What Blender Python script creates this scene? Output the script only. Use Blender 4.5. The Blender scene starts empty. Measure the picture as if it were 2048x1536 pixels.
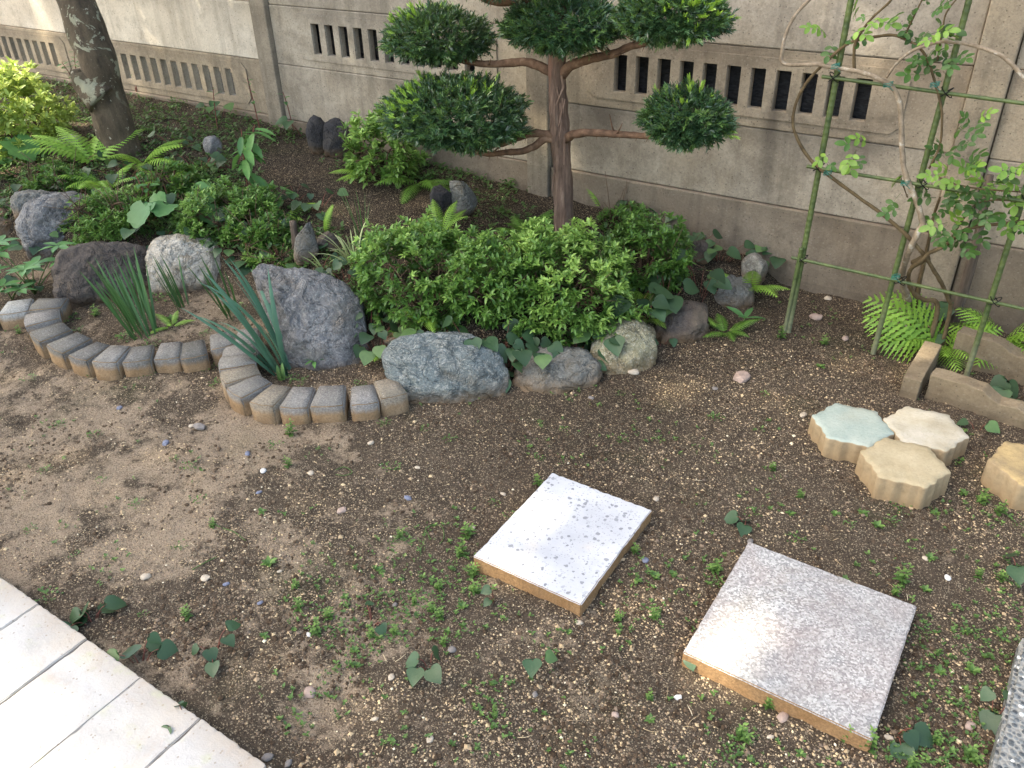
import bpy, bmesh, math, random
import numpy as np
from mathutils import Vector, Matrix, noise
random.seed(7); np.random.seed(7)
rnd = random.random
uni = random.uniform
scene = bpy.context.scene
col = scene.collection

# ------------------------------------------------------------------ camera
CAM_H = 1.58
F_PX = 1670.0
R_CAM = np.array([[0.83734631, -0.27454791, 0.47273101],
                  [0.54621901, 0.45540692, -0.70302868],
                  [-0.02226992, 0.84689313, 0.53129659]])
cam = bpy.data.cameras.new('camera')
cam_ob = bpy.data.objects.new('camera', cam); col.objects.link(cam_ob)
m4 = Matrix([list(r) + [0] for r in R_CAM] + [[0, 0, 0, 1]])
cam_ob.matrix_world = Matrix.Translation((0, 0, CAM_H)) @ m4
cam.sensor_width = 36.0
cam.lens = 36.0 * F_PX / 2048
cam.clip_start = 0.05; cam.clip_end = 300
scene.camera = cam_ob

# ------------------------------------------------------------------ light
SUN_DIR = Vector((-0.47, -0.37, 0.80)).normalized()      # towards the sun
world = bpy.data.worlds.new('World'); scene.world = world; world.use_nodes = True
wn = world.node_tree.nodes; wl = world.node_tree.links
sky = wn.new('ShaderNodeTexSky'); sky.sky_type = 'NISHITA'; sky.sun_disc = False
sky.sun_elevation = math.asin(SUN_DIR.z); sky.sun_rotation = math.atan2(SUN_DIR.x, SUN_DIR.y)
sky.air_density = 1.0; sky.dust_density = 3.0; sky.ozone_density = 1.0
wl.new(sky.outputs[0], wn['Background'].inputs[0])
wn['Background'].inputs[1].default_value = 0.15
sun = bpy.data.lights.new('sun', 'SUN'); sun.energy = 4.5; sun.angle = math.radians(0.53); sun.color = (1.0, 0.94, 0.84)
sun_ob = bpy.data.objects.new('sun', sun); col.objects.link(sun_ob)
sun_ob.rotation_euler = SUN_DIR.to_track_quat('Z', 'Y').to_euler()
vs = scene.view_settings
vs.view_transform = 'Standard'; vs.look = 'None'; vs.gamma = 1.0; vs.use_curve_mapping = False
vs.exposure = 2.08
vs.use_white_balance = True; vs.white_balance_temperature = 7350; vs.white_balance_tint = 4
scene.cycles.max_bounces = 7; scene.cycles.transparent_max_bounces = 4
scene.cycles.sample_clamp_indirect = 6.0

# ------------------------------------------------------------------ pixel -> place (photo pixels, 2048 x 1536)
def ray(u, v):
    r = R_CAM @ np.array([u - 1024, -(v - 768), -F_PX]); return r / np.linalg.norm(r)
def at_z(u, v, z):
    r = ray(u, v); t = (z - CAM_H) / r[2]; return Vector((r[0] * t, r[1] * t, z))
def at_y(u, v, y):
    r = ray(u, v); t = y / r[1]; return Vector((r[0] * t, y, CAM_H + r[2] * t))

def ss(a, b, x):
    t = min(1, max(0, (x - a) / (b - a))); return t * t * (3 - 2 * t)
BED = [(-9, 1.5), (-5.5, 1.62), (-4.3, 1.68), (-3.75, 1.8), (-3.35, 2.0), (-2.9, 2.12), (-2.45, 2.12), (-2.13, 2.05), (-1.8, 2.02), (-1.5, 2.12),
       (-1.25, 2.38), (-1.08, 2.7), (-0.98, 2.98), (-0.86, 3.28), (-0.8, 3.7), (-0.8, 9)]
_bx = np.arange(-12, 4.01, .02); _by = np.arange(1.1, 8.01, .02)
def _bed_grid():
    X, Y = np.meshgrid(_bx, _by); best = np.full(X.shape, 1e9); sg = np.ones(X.shape)
    for (x0, y0), (x1, y1) in zip(BED, BED[1:]):
        dx, dy = x1 - x0, y1 - y0
        t = np.clip(((X - x0) * dx + (Y - y0) * dy) / (dx * dx + dy * dy), 0, 1)
        ex, ey = X - x0 - t * dx, Y - y0 - t * dy; d = ex * ex + ey * ey
        m_ = d < best; best = np.where(m_, d, best); sg = np.where(m_, np.where(dx * ey - dy * ex > 0, 1, -1), sg)
    return (sg * np.sqrt(best)).tolist()
_bg = _bed_grid()
def bed_d(x, y):
    fx = (min(3.9, max(-11.9, x)) + 12) / .02; fy = (min(7.9, max(1.1, y)) - 1.1) / .02
    i, j = int(fx), int(fy); fx -= i; fy -= j; a, b_ = _bg[j], _bg[j + 1]
    return (a[i] * (1 - fx) + a[i + 1] * fx) * (1 - fy) + (b_[i] * (1 - fx) + b_[i + 1] * fx) * fy
def gz(x, y):
    d = bed_d(x, y) if y > 1.2 else -1
    hm = 0.15 + 0.055 * min(3.2, max(-6, -1.2 - x))
    z = 0
    if d > -0.05:
        z = max(0, hm) * (0.68 * ss(-0.02, 0.16, d) + 0.32 * ss(0.1, 1.1, d))
    p = Vector((x, y, 0))
    z += 0.014 * noise.noise(p * 2.1) + 0.007 * noise.noise(p * 7.3 + Vector((5, 2, 1))) + 0.006 * noise.noise(p * 19.0)
    z += 0.0042 * noise.noise(p * 46.0)
    z -= 0.03 * math.exp(-((x + 1.02) ** 2 + (y - 0.73) ** 2) / 0.012)      # scraped dark hollow beside the paving
    return z
def G(u, v):
    r = ray(u, v); t = (0.5 - CAM_H) / r[2]
    for st in (.08, .01):
        for _ in range(400):
            x, y, z = r[0] * t, r[1] * t, CAM_H + r[2] * t
            if z <= gz(x, y): break
            t += st
        if st > .05: t -= st
    return Vector((x, y, gz(x, y)))
def onland(x, y, dz=0): return Vector((x, y, gz(x, y) + dz))
def dist(p): return (Vector(p) - Vector((0, 0, CAM_H))).length

# ------------------------------------------------------------------ materials
def mat_new(name):
    m = bpy.data.materials.new(name); m.use_nodes = True
    nt = m.node_tree; b = nt.nodes['Principled BSDF']; return m, nt, b
class N:
    def __init__(s, nt): s.nt = nt; s.n = nt.nodes; s.l = nt.links; s._c = {}
    def coord(s, kind='Object'):
        if kind not in s._c:
            if kind == 'Position': s._c[kind] = s.n.new('ShaderNodeNewGeometry').outputs['Position']
            else: s._c[kind] = s.n.new('ShaderNodeTexCoord').outputs[kind]
        return s._c[kind]
    def noise(s, scale, detail=4, rough=.55, vec=None, dist=0, out=0, sc3=None):
        t = s.n.new('ShaderNodeTexNoise'); t.inputs['Scale'].default_value = scale; t.inputs['Detail'].default_value = detail
        t.inputs['Roughness'].default_value = rough; t.inputs['Distortion'].default_value = dist
        vec = vec if vec is not None else s.coord('Position')
        if sc3:
            mp = s.n.new('ShaderNodeMapping'); mp.inputs['Scale'].default_value = sc3; s.l.new(vec, mp.inputs[0]); vec = mp.outputs[0]
        s.l.new(vec, t.inputs['Vector']); return t.outputs[out]
    def vor(s, scale, feat='F1', vec=None, out='Distance', rnd_=1.0):
        t = s.n.new('ShaderNodeTexVoronoi'); t.feature = feat; t.inputs['Scale'].default_value = scale
        t.inputs['Randomness'].default_value = rnd_
        s.l.new(vec if vec is not None else s.coord('Position'), t.inputs['Vector']); return t.outputs[out]
    def ramp(s, fac, stops, interp='LINEAR'):
        r = s.n.new('ShaderNodeValToRGB'); r.color_ramp.interpolation = interp
        e = r.color_ramp.elements
        while len(e) < len(stops): e.new(0.5)
        for el, (p, c) in zip(e, stops):
            el.position = p; el.color = (c, c, c, 1) if isinstance(c, (int, float)) else (*c, 1)
        s.l.new(fac, r.inputs[0]); return r.outputs[0]
    def mix(s, fac, a, b, mode='MIX'):
        x = s.n.new('ShaderNodeMix'); x.data_type = 'RGBA'; x.blend_type = mode
        for inp, val in ((x.inputs[0], fac), (x.inputs[6], a), (x.inputs[7], b)):
            if isinstance(val, (int, float)): inp.default_value = val
            elif isinstance(val, tuple): inp.default_value = (*val, 1)
            else: s.l.new(val, inp)
        return x.outputs[2]
    def math(s, op, a, b=0.0, clamp=False):
        x = s.n.new('ShaderNodeMath'); x.operation = op; x.use_clamp = clamp
        for inp, val in ((x.inputs[0], a), (x.inputs[1], b)):
            if isinstance(val, (int, float)): inp.default_value = val
            else: s.l.new(val, inp)
        return x.outputs[0]
    def attr(s, name, out='Fac'):
        a = s.n.new('ShaderNodeAttribute'); a.attribute_name = name; return a.outputs[out]
    def sep(s, vec, i):
        x = s.n.new('ShaderNodeSeparateXYZ'); s.l.new(vec, x.inputs[0]); return x.outputs[i]
    def rand(s): return s.n.new('ShaderNodeObjectInfo').outputs['Random']
    def bump(s, h, strength, dist, b, normal=None):
        x = s.n.new('ShaderNodeBump'); x.inputs['Strength'].default_value = strength; x.inputs['Distance'].default_value = dist
        s.l.new(h, x.inputs['Height'])
        if normal is not None: s.l.new(normal, x.inputs['Normal'])
        s.l.new(x.outputs[0], b.inputs['Normal']); return x.outputs[0]
def setc(n, b, c):
    if isinstance(c, tuple): b.inputs['Base Color'].default_value = (*c, 1)
    else: n.l.new(c, b.inputs['Base Color'])

def leaf_mat(name, dark, mid, light, rough=.45, trans=.22, spec=.4):
    m, nt, b = mat_new(name); n = N(nt)
    t = n.attr('tone')
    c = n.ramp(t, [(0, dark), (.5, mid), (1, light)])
    c = n.mix(n.ramp(n.noise(38, 3), [(.3, .0), (.75, .5)]), c, tuple(x * .62 for x in mid), 'MIX')
    setc(n, b, c); b.inputs['Roughness'].default_value = rough; b.inputs['Specular IOR Level'].default_value = spec
    n.bump(n.noise(90, 3), .35, .002, b)
    tr = n.n.new('ShaderNodeBsdfTranslucent')
    tc = n.mix(.5, c, light, 'MIX'); n.l.new(tc, tr.inputs[0])
    ms = n.n.new('ShaderNodeMixShader'); ms.inputs[0].default_value = trans
    n.l.new(b.outputs[0], ms.inputs[1]); n.l.new(tr.outputs[0], ms.inputs[2])
    n.l.new(ms.outputs[0], nt.nodes['Material Output'].inputs['Surface'])
    return m

M = {}
M['azalea'] = leaf_mat('azalea_leaf', (.022, .055, .013), (.1, .215, .04), (.36, .54, .13), .34)
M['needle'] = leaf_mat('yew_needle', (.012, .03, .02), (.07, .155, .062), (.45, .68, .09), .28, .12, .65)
M['heart'] = leaf_mat('heart_leaf', (.018, .042, .02), (.055, .11, .048), (.15, .26, .07), .42, .14)
M['fern'] = leaf_mat('fern_leaf', (.03, .08, .012), (.13, .28, .035), (.34, .55, .08), .5, .25)
M['strap'] = leaf_mat('strap_leaf', (.018, .05, .018), (.06, .15, .04), (.2, .34, .12), .4, .18)
M['blue_strap'] = leaf_mat('blue_strap_leaf', (.025, .07, .045), (.07, .17, .1), (.2, .34, .24), .38, .15)
M['pale_strap'] = leaf_mat('striped_leaf', (.12, .2, .05), (.32, .4, .15), (.6, .62, .36), .45, .18)
M['bright'] = leaf_mat('sunlit_leaf', (.1, .17, .025), (.3, .42, .08), (.6, .68, .2), .45, .3)  # yellow-green leaf, lightened so part of the sun's glow is in the colour
M['rose'] = leaf_mat('rose_leaf', (.02, .052, .012), (.065, .15, .03), (.27, .44, .07), .38, .25)
M['broad'] = leaf_mat('broad_leaf', (.03, .085, .03), (.075, .19, .06), (.16, .34, .09), .45, .22)
M['weed'] = leaf_mat('weed_leaf', (.028, .066, .016), (.085, .17, .04), (.26, .4, .09), .5, .22)
M['canopy'] = leaf_mat('canopy_leaf', (.03, .06, .02), (.05, .1, .03), (.08, .16, .04), .5, .06)

def simple(name, c, rough=.6, scale=30, var=.35, bumpd=.002, spec=.3, dark=None):
    m, nt, b = mat_new(name); n = N(nt)
    d = dark or tuple(x * (1 - var) for x in c)
    cc = n.mix(n.ramp(n.noise(scale, 5, .6), [(.35, 0.), (.65, 1.)]), d, c)
    setc(n, b, cc); b.inputs['Roughness'].default_value = rough; b.inputs['Specular IOR Level'].default_value = spec
    n.bump(n.noise(scale * 3, 4), .5, bumpd, b)
    return m
M['stem'] = simple('brown_stem', (.13, .08, .05), .7, 60)
M['green_stem'] = simple('green_stem', (.09, .15, .04), .6, 60)
M['red_stem'] = simple('reddish_stem', (.2, .07, .05), .6, 60)

# soil
m, nt, b = mat_new('soil'); n = N(nt)
dry = n.attr('dry')
f = n.math('ADD', n.math('ADD', n.noise(2.3, 9, .66, dist=.4), n.math('MULTIPLY', n.noise(8, 7, .7, dist=.3), .7)), n.math('MULTIPLY', n.noise(30, 5, .7), .35))
f = n.math('ADD', f, n.math('MULTIPLY', dry, .3))
f = n.math('MULTIPLY', f, .5)
patch = n.ramp(f, [(.578, 0.), (.632, 1.)])
darkc = n.mix(n.noise(14, 4), (.03, .0225, .0165), (.125, .093, .068))
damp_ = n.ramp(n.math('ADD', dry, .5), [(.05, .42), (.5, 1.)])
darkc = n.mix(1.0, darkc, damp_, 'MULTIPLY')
dryc = n.mix(n.noise(22, 5, .7), (.2, .145, .1), (.47, .36, .26))
c = n.mix(patch, darkc, dryc)
moss = n.math('MULTIPLY', n.ramp(n.noise(3.3, 6, .6, dist=.3), [(.56, 0.), (.7, 1.)]), .35)
c = n.mix(moss, c, (.045, .052, .018))
crumb = n.ramp(n.noise(75, 5, .7), [(.35, 0.), (.68, 1.)])
c = n.mix(n.math('MULTIPLY', n.math('MULTIPLY', crumb, .6), n.math('ADD', patch, n.math('MULTIPLY', damp_, .45))), c, n.mix(.5, c, (.26, .19, .13)))
vc = n.vor(170, out='Color'); vd = n.vor(170)
grain = n.math('MULTIPLY', n.math('GREATER_THAN', n.sep(vc, 0), .80), n.math('LESS_THAN', vd, .42))
c = n.mix(n.math('MULTIPLY', grain, .8), c, n.mix(n.sep(vc, 1), (.2, .14, .09), (.5, .4, .27)))
vc2 = n.vor(420, out='Color')
c = n.mix(n.math('MULTIPLY', n.math('GREATER_THAN', n.sep(vc2, 0), .9), .6), c, (.44, .35, .24))
c = n.mix(n.math('MULTIPLY', n.math('LESS_THAN', n.sep(vc2, 0), .16), .55), c, (.02, .013, .009))
setc(n, b, c); b.inputs['Roughness'].default_value = .95; b.inputs['Specular IOR Level'].default_value = .12
h = n.math('ADD', n.math('MULTIPLY', n.noise(60, 6, .75), 1.0), n.math('MULTIPLY', n.noise(240, 3, .7), .4))
h = n.math('ADD', h, n.math('MULTIPLY', grain, .5))
n.bump(h, .9, .011, b)
M['soil'] = m

def concrete(name, base, dark, speck=.3, streak=.0, seed=0.0, warm=(.42, .33, .22)):
    m, nt, b = mat_new(name); n = N(nt)
    P = n.coord('Position')
    mp = n.n.new('ShaderNodeMapping'); mp.inputs['Location'].default_value = (seed, seed * 2, seed); n.l.new(P, mp.inputs[0]); P = mp.outputs[0]
    c = n.mix(n.ramp(n.noise(2.6, 10, .7, vec=P, dist=.3), [(.36, 0.), (.62, 1.)]), dark, base)
    c = n.mix(n.ramp(n.noise(11, 8, .75, vec=P), [(.36, .5), (.5, 0.)]), c, tuple(x * .6 for x in dark))
    c = n.mix(n.math('MULTIPLY', n.ramp(n.noise(1.3, 6, .6, vec=P, dist=.4), [(.45, 0.), (.65, 1.)]), .45), c, warm)
    # rain streaks running down
    st = n.noise(5.5, 5, .6, vec=P, sc3=(2.6, 2.6, .22))
    c = n.mix(n.math('MULTIPLY', n.ramp(st, [(.52, 0.), (.72, 1.)]), .45 + streak), c, tuple(x * .42 for x in dark))
    c = n.mix(n.ramp(n.noise(95, 5, .85, vec=P), [(.36, .42), (.54, 0.)]), c, tuple(x * .55 for x in dark))
    vv = n.vor(85, vec=P); vcol = n.vor(85, vec=P, out='Color')
    pit = n.math('MULTIPLY', n.math('LESS_THAN', vv, .22), n.math('GREATER_THAN', n.sep(vcol, 0), .8))
    c = n.mix(n.math('MULTIPLY', pit, .6), c, (.06, .05, .04))
    agg = n.math('MULTIPLY', n.math('LESS_THAN', vv, .3), n.math('LESS_THAN', n.sep(vcol, 0), speck))
    c = n.mix(n.math('MULTIPLY', agg, .12), c, (.62, .55, .45))
    z = n.sep(n.coord('Position'), 2)
    fr = n.math('FRACT', n.math('DIVIDE', n.math('SUBTRACT', z, .335), .3035))
    gr = n.math('MULTIPLY', n.ramp(n.math('ADD', fr, n.math('MULTIPLY', n.math('SUBTRACT', n.noise(7, 6, .7, vec=P), .5), .55)), [(.72, 0.), (1., 1.)]), n.ramp(n.noise(1.7, 4, vec=P), [(.35, .25), (.65, 1.)]))
    c = n.mix(n.math('MULTIPLY', gr, .42), c, tuple(x * .4 for x in dark))
    damp = n.math('MULTIPLY', n.math('SUBTRACT', 1.0, n.math('MULTIPLY', z, 2.4), clamp=True), n.ramp(n.noise(4, 6), [(.3, .25), (.7, 1.)]))
    c = n.mix(n.math('MULTIPLY', damp, .6), c, (.085, .066, .046))
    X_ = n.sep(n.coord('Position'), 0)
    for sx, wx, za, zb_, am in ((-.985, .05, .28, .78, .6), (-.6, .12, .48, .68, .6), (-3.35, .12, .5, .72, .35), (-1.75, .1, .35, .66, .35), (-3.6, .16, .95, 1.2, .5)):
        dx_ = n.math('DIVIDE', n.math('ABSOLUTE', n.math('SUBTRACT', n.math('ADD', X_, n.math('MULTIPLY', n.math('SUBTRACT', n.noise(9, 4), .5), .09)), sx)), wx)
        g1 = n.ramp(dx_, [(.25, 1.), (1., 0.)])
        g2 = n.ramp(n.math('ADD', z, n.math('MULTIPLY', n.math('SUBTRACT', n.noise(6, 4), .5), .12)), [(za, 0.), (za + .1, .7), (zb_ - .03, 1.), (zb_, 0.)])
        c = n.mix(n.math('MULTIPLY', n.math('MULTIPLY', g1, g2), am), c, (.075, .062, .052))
    setc(n, b, c); b.inputs['Roughness'].default_value = .9; b.inputs['Specular IOR Level'].default_value = .2
    h = n.math('ADD', n.noise(120, 5, .7, vec=P), n.math('MULTIPLY', n.noise(16, 4, vec=P), .8))
    h = n.math('SUBTRACT', h, n.math('MULTIPLY', pit, .8))
    n.bump(h, .6, .005, b)
    return m
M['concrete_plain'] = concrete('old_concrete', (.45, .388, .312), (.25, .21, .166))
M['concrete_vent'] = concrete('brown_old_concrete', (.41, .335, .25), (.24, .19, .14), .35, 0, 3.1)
M['concrete_sunlit'] = concrete('sunlit_pale_concrete', (.70, .62, .52), (.54, .46, .37), .3, 0, 5.7, (.55, .45, .33))  # pale upper left panels, with sunlight also put into the base colour
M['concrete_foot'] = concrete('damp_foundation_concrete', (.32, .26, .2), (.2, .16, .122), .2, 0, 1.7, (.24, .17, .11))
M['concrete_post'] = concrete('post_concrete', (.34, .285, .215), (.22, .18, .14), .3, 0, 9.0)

def stone(name, a, bcol, acc=None, scale=6, veins=0.0, bandsc=None, speck=0.0, dirt=(.2, .12, .06), dirt_h=.05):
    """mottled rock; soil splashed on its foot (object z)"""
    m, nt, b = mat_new(name); n = N(nt); P = n.coord('Position')
    c = n.mix(n.ramp(n.noise(scale, 9, .68, vec=P, sc3=bandsc), [(.33, 0.), (.68, 1.)]), a, bcol)
    if acc: c = n.mix(n.ramp(n.noise(scale * 1.9, 6, .7, dist=.5), [(.54, 0.), (.68, .85)]), c, acc)
    if veins: c = n.mix(n.math('MULTIPLY', n.ramp(n.noise(scale * 2.2, 5, .6, dist=1.4, sc3=bandsc), [(.47, 0.), (.5, 1.), (.53, 0.)]), veins), c, (.62, .6, .56))
    c = n.mix(n.ramp(n.noise(140, 4, .8), [(.38, .55), (.6, 0.)]), c, tuple(x * .45 for x in a))
    if speck: c = n.mix(n.math('MULTIPLY', n.ramp(n.noise(65, 3, .9), [(.55, 0.), (.68, 1.)]), speck), c, (.7, .68, .6))
    c = n.mix(n.math('MULTIPLY', n.ramp(n.noise(4.5, 6, .65, dist=.5), [(.5, 0.), (.68, 1.)]), .5), c, (.17, .135, .095))
    z = n.sep(n.coord('Object'), 2)
    dz = n.math('SUBTRACT', 1.0, n.math('DIVIDE', z, dirt_h), clamp=True)
    dz = n.math('MULTIPLY', dz, n.ramp(n.noise(25, 4), [(.25, .4), (.6, 1.)]))
    c = n.mix(n.math('MULTIPLY', dz, .85), c, dirt)
    setc(n, b, c); b.inputs['Roughness'].default_value = .8; b.inputs['Specular IOR Level'].default_value = .3
    h = n.math('ADD', n.noise(28, 7, .7, sc3=bandsc), n.math('MULTIPLY', n.noise(130, 4), .25))
    cr = n.ramp(n.math('ABSOLUTE', n.math('SUBTRACT', n.noise(7, 4, .6, dist=1.2), .5)), [(.0, 0.), (.02, 1.)])
    h = n.math('ADD', h, n.math('MULTIPLY', cr, .35))
    n.bump(h, .95, .018, b)
    return m
M['rock_purple'] = stone('purple_slate_rock', (.11, .106, .106), (.31, .3, .298), (.36, .34, .33), 7, .35, None, 0, (.16, .12, .09), .025)
M['rock_blue'] = stone('blue_green_rock', (.1, .122, .124), (.225, .265, .268), (.33, .35, .32), 9, .6, (1, 1, 2.6), .15)
M['rock_grey'] = stone('grey_rock', (.12, .12, .11), (.25, .245, .225), (.17, .14, .1), 8, .2)
M['rock_brown'] = stone('dark_brown_rock', (.065, .052, .045), (.14, .115, .1), (.19, .14, .1), 8)
M['rock_pale'] = stone('pale_granite_rock', (.36, .31, .24), (.66, .6, .52), (.27, .2, .11), 9, .2, None, .4)
M['rock_yellow'] = stone('yellowish_granite_rock', (.16, .15, .09), (.42, .39, .26), (.6, .57, .45), 11, .2, None, .6, (.3, .2, .11), .08)
M['rock_black'] = stone('blackish_rock', (.035, .033, .036), (.075, .07, .075), None, 9)
M['rock_speck'] = stone('black_white_speckled_rock', (.13, .12, .1), (.4, .37, .32), None, 30, 0, None, .6)

def block_mat(name, top_a, top_b, side_a, side_b):
    m, nt, b = mat_new(name); n = N(nt)
    r = n.rand()
    g = n.n.new('ShaderNodeNewGeometry').outputs['Normal']
    up = n.ramp(n.sep(g, 2), [(.35, 0.), (.6, 1.)])
    ta = n.mix(r, top_a, top_b)
    top = n.mix(n.ramp(n.noise(150, 5, .9), [(.4, 0.), (.58, 1.)]), n.mix(.6, ta, (.04, .035, .035)), ta)
    top = n.mix(n.ramp(n.noise(180, 3, .85), [(.6, 0.), (.66, .75)]), top, (.62, .58, .54))
    top = n.mix(n.math('MULTIPLY', n.ramp(n.noise(9, 5), [(.4, 0.), (.7, 1.)]), .4), top, (.13, .12, .09))
    side = n.mix(n.ramp(n.noise(20, 6, .7), [(.3, 0.), (.7, 1.)]), side_a, side_b)
    side = n.mix(n.ramp(n.noise(170, 4, .8), [(.35, .4), (.55, 0.)]), side, (.07, .045, .03))
    zz = n.sep(n.coord('Object'), 2)
    wob = n.math('ADD', n.math('MULTIPLY', zz, 14.0), n.math('MULTIPLY', n.noise(30, 4), .6))
    side = n.mix(n.ramp(wob, [(1.05, 0.), (1.3, 1.)]), side, n.mix(.5, side, (.14, .12, .1)))
    c = n.mix(up, side, top); setc(n, b, c)
    b.inputs['Roughness'].default_value = .92; b.inputs['Specular IOR Level'].default_value = .15
    n.bump(n.noise(200, 4, .8), .9, .006, b)
    return m
M['block_grey'] = block_mat('grey_edging_block', (.27, .25, .235), (.36, .335, .31), (.24, .15, .08), (.4, .27, .16))
M['block_dark'] = block_mat('dark_edging_block', (.18, .17, .16), (.24, .225, .205), (.24, .15, .08), (.38, .26, .155))
M['block_tan'] = block_mat('tan_edging_block', (.36, .3, .23), (.42, .35, .27), (.26, .17, .1), (.38, .27, .17))
M['block_white'] = block_mat('pale_edging_block', (.5, .49, .46), (.56, .55, .52), (.26, .17, .1), (.38, .27, .17))

def paint_rock(name, a, bc, side=(.42, .31, .19), dirt=(.3, .2, .11)):
    m, nt, b = mat_new(name); n = N(nt)
    g = n.n.new('ShaderNodeNewGeometry').outputs['Normal']
    up = n.ramp(n.sep(g, 2), [(.4, 0.), (.7, 1.)])
    top = n.mix(n.ramp(n.noise(11, 7, .65), [(.3, 0.), (.7, 1.)]), a, bc)
    top = n.mix(n.ramp(n.noise(120, 4, .8), [(.3, .35), (.5, 0.)]), top, tuple(x * .6 for x in a))
    top = n.mix(n.math('MULTIPLY', n.ramp(n.noise(5, 5), [(.5, 0.), (.75, 1.)]), .4), top, (.33, .27, .17))
    sd = n.mix(n.ramp(n.noise(24, 6, .7), [(.3, 0.), (.7, 1.)]), tuple(x * .6 for x in side), side)
    zz = n.sep(n.coord('Object'), 2)
    lo = n.math('SUBTRACT', 1.0, n.math('MULTIPLY', zz, 22.0), clamp=True)
    sd = n.mix(n.math('MULTIPLY', lo, .7), sd, dirt)
    setc(n, b, n.mix(up, sd, top)); b.inputs['Roughness'].default_value = .85; b.inputs['Specular IOR Level'].default_value = .2
    n.bump(n.noise(90, 5, .75), .6, .004, b)
    return m
M['hex_green'] = paint_rock('pale_green_cement', (.28, .34, .3), (.42, .45, .39))
M['hex_white'] = paint_rock('pale_cream_cement', (.38, .33, .24), (.54, .49, .41))
M['hex_yellow'] = paint_rock('yellow_cement', (.35, .28, .17), (.5, .415, .28))
M['hex_ochre'] = paint_rock('mottled_ochre_cement', (.2, .15, .1), (.5, .36, .17))

# white terrazzo slab
m, nt, b = mat_new('white_terrazzo'); n = N(nt)
P = n.coord('Position')
wrp = n.n.new('ShaderNodeVectorMath'); wrp.operation = 'MULTIPLY_ADD'
n.l.new(n.noise(60, 2, out=1), wrp.inputs[0]); wrp.inputs[1].default_value = (.012, .012, .012); n.l.new(P, wrp.inputs[2])
vd = n.vor(80, vec=wrp.outputs[0]); vc = n.vor(80, vec=wrp.outputs[0], out='Color')
dens = n.ramp(n.noise(9, 4, .6), [(.32, .12), (.68, .52)])
chip = n.math('MULTIPLY', n.math('LESS_THAN', n.sep(vc, 0), dens), n.math('LESS_THAN', vd, n.math('ADD', .2, n.math('MULTIPLY', n.sep(vc, 1), .3))))
vd2 = n.vor(190, vec=wrp.outputs[0]); vc2 = n.vor(190, vec=wrp.outputs[0], out='Color')
chip2 = n.math('MULTIPLY', n.math('LESS_THAN', n.sep(vc2, 0), .22), n.math('LESS_THAN', vd2, .4))
base = n.mix(n.ramp(n.noise(5, 6, .6), [(.35, 0.), (.7, 1.)]), (.40, .40, .425), (.54, .535, .55))
base = n.mix(n.math('MULTIPLY', n.ramp(n.noise(7, 4), [(.6, 0.), (.72, 1.)]), .3), base, (.62, .5, .32))
c = n.mix(n.math('MULTIPLY', chip2, .7), base, (.26, .26, .28))
c = n.mix(n.math('MULTIPLY', chip, .9), c, n.mix(n.sep(vc, 2), (.16, .16, .18), (.38, .38, .4)))
setc(n, b, c); b.inputs['Roughness'].default_value = .6
n.bump(n.noise(150, 4, .7), .4, .002, b); M['terrazzo'] = m
# washed aggregate slab
m, nt, b = mat_new('washed_aggregate'); n = N(nt)
vc = n.vor(225, out='Color')
c = n.mix(n.math('POWER', n.sep(vc, 0), 1.3), (.13, .125, .13), (.66, .63, .6))
c = n.mix(.3, c, n.mix(n.noise(420, 3, .8), (.1, .095, .095), (.7, .66, .62)))
c = n.mix(n.math('MULTIPLY', n.ramp(n.noise(7, 6, .6, dist=.3), [(.42, 0.), (.7, 1.)]), .4), c, (.3, .2, .165))
c = n.mix(n.math('MULTIPLY', n.ramp(n.noise(3, 4), [(.4, 0.), (.6, 1.)]), .3), c, (.17, .17, .175))
c = n.mix(n.math('MULTIPLY', n.ramp(n.noise(4, 7, .7, dist=.8), [(.55, 0.), (.66, 1.)]), .35), c, (.2, .155, .115))
setc(n, b, c); b.inputs['Roughness'].default_value = .8
n.bump(n.sep(vc, 1), .7, .003, b); M['aggregate'] = m
m, nt, b = mat_new('earth_stained_slab_side'); n = N(nt)
c = n.mix(n.ramp(n.noise(16, 6, .7), [(.3, 0.), (.7, 1.)]), (.3, .17, .08), (.42, .26, .135))
c = n.mix(n.ramp(n.noise(150, 4, .8), [(.4, .5), (.6, 0.)]), c, (.14, .08, .045))
setc(n, b, c); b.inputs['Roughness'].default_value = .95; b.inputs['Specular IOR Level'].default_value = .1
n.bump(n.noise(120, 5, .8), .8, .005, b); M['slab_side'] = m
# pebble slab
m, nt, b = mat_new('dark_pebble_concrete'); n = N(nt)
vd = n.vor(95); vc = n.vor(95, out='Color')
c = n.mix(n.sep(vc, 0), (.045, .05, .055), (.19, .2, .2))
c = n.mix(n.math('GREATER_THAN', n.sep(vc, 1), .91), c, (.7, .69, .66))
c = n.mix(n.math('GREATER_THAN', vd, .5), c, (.25, .24, .22))
setc(n, b, c); b.inputs['Roughness'].default_value = .6
n.bump(n.math('SUBTRACT', 1.0, vd), .9, .006, b); M['pebble_slab'] = m
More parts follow.
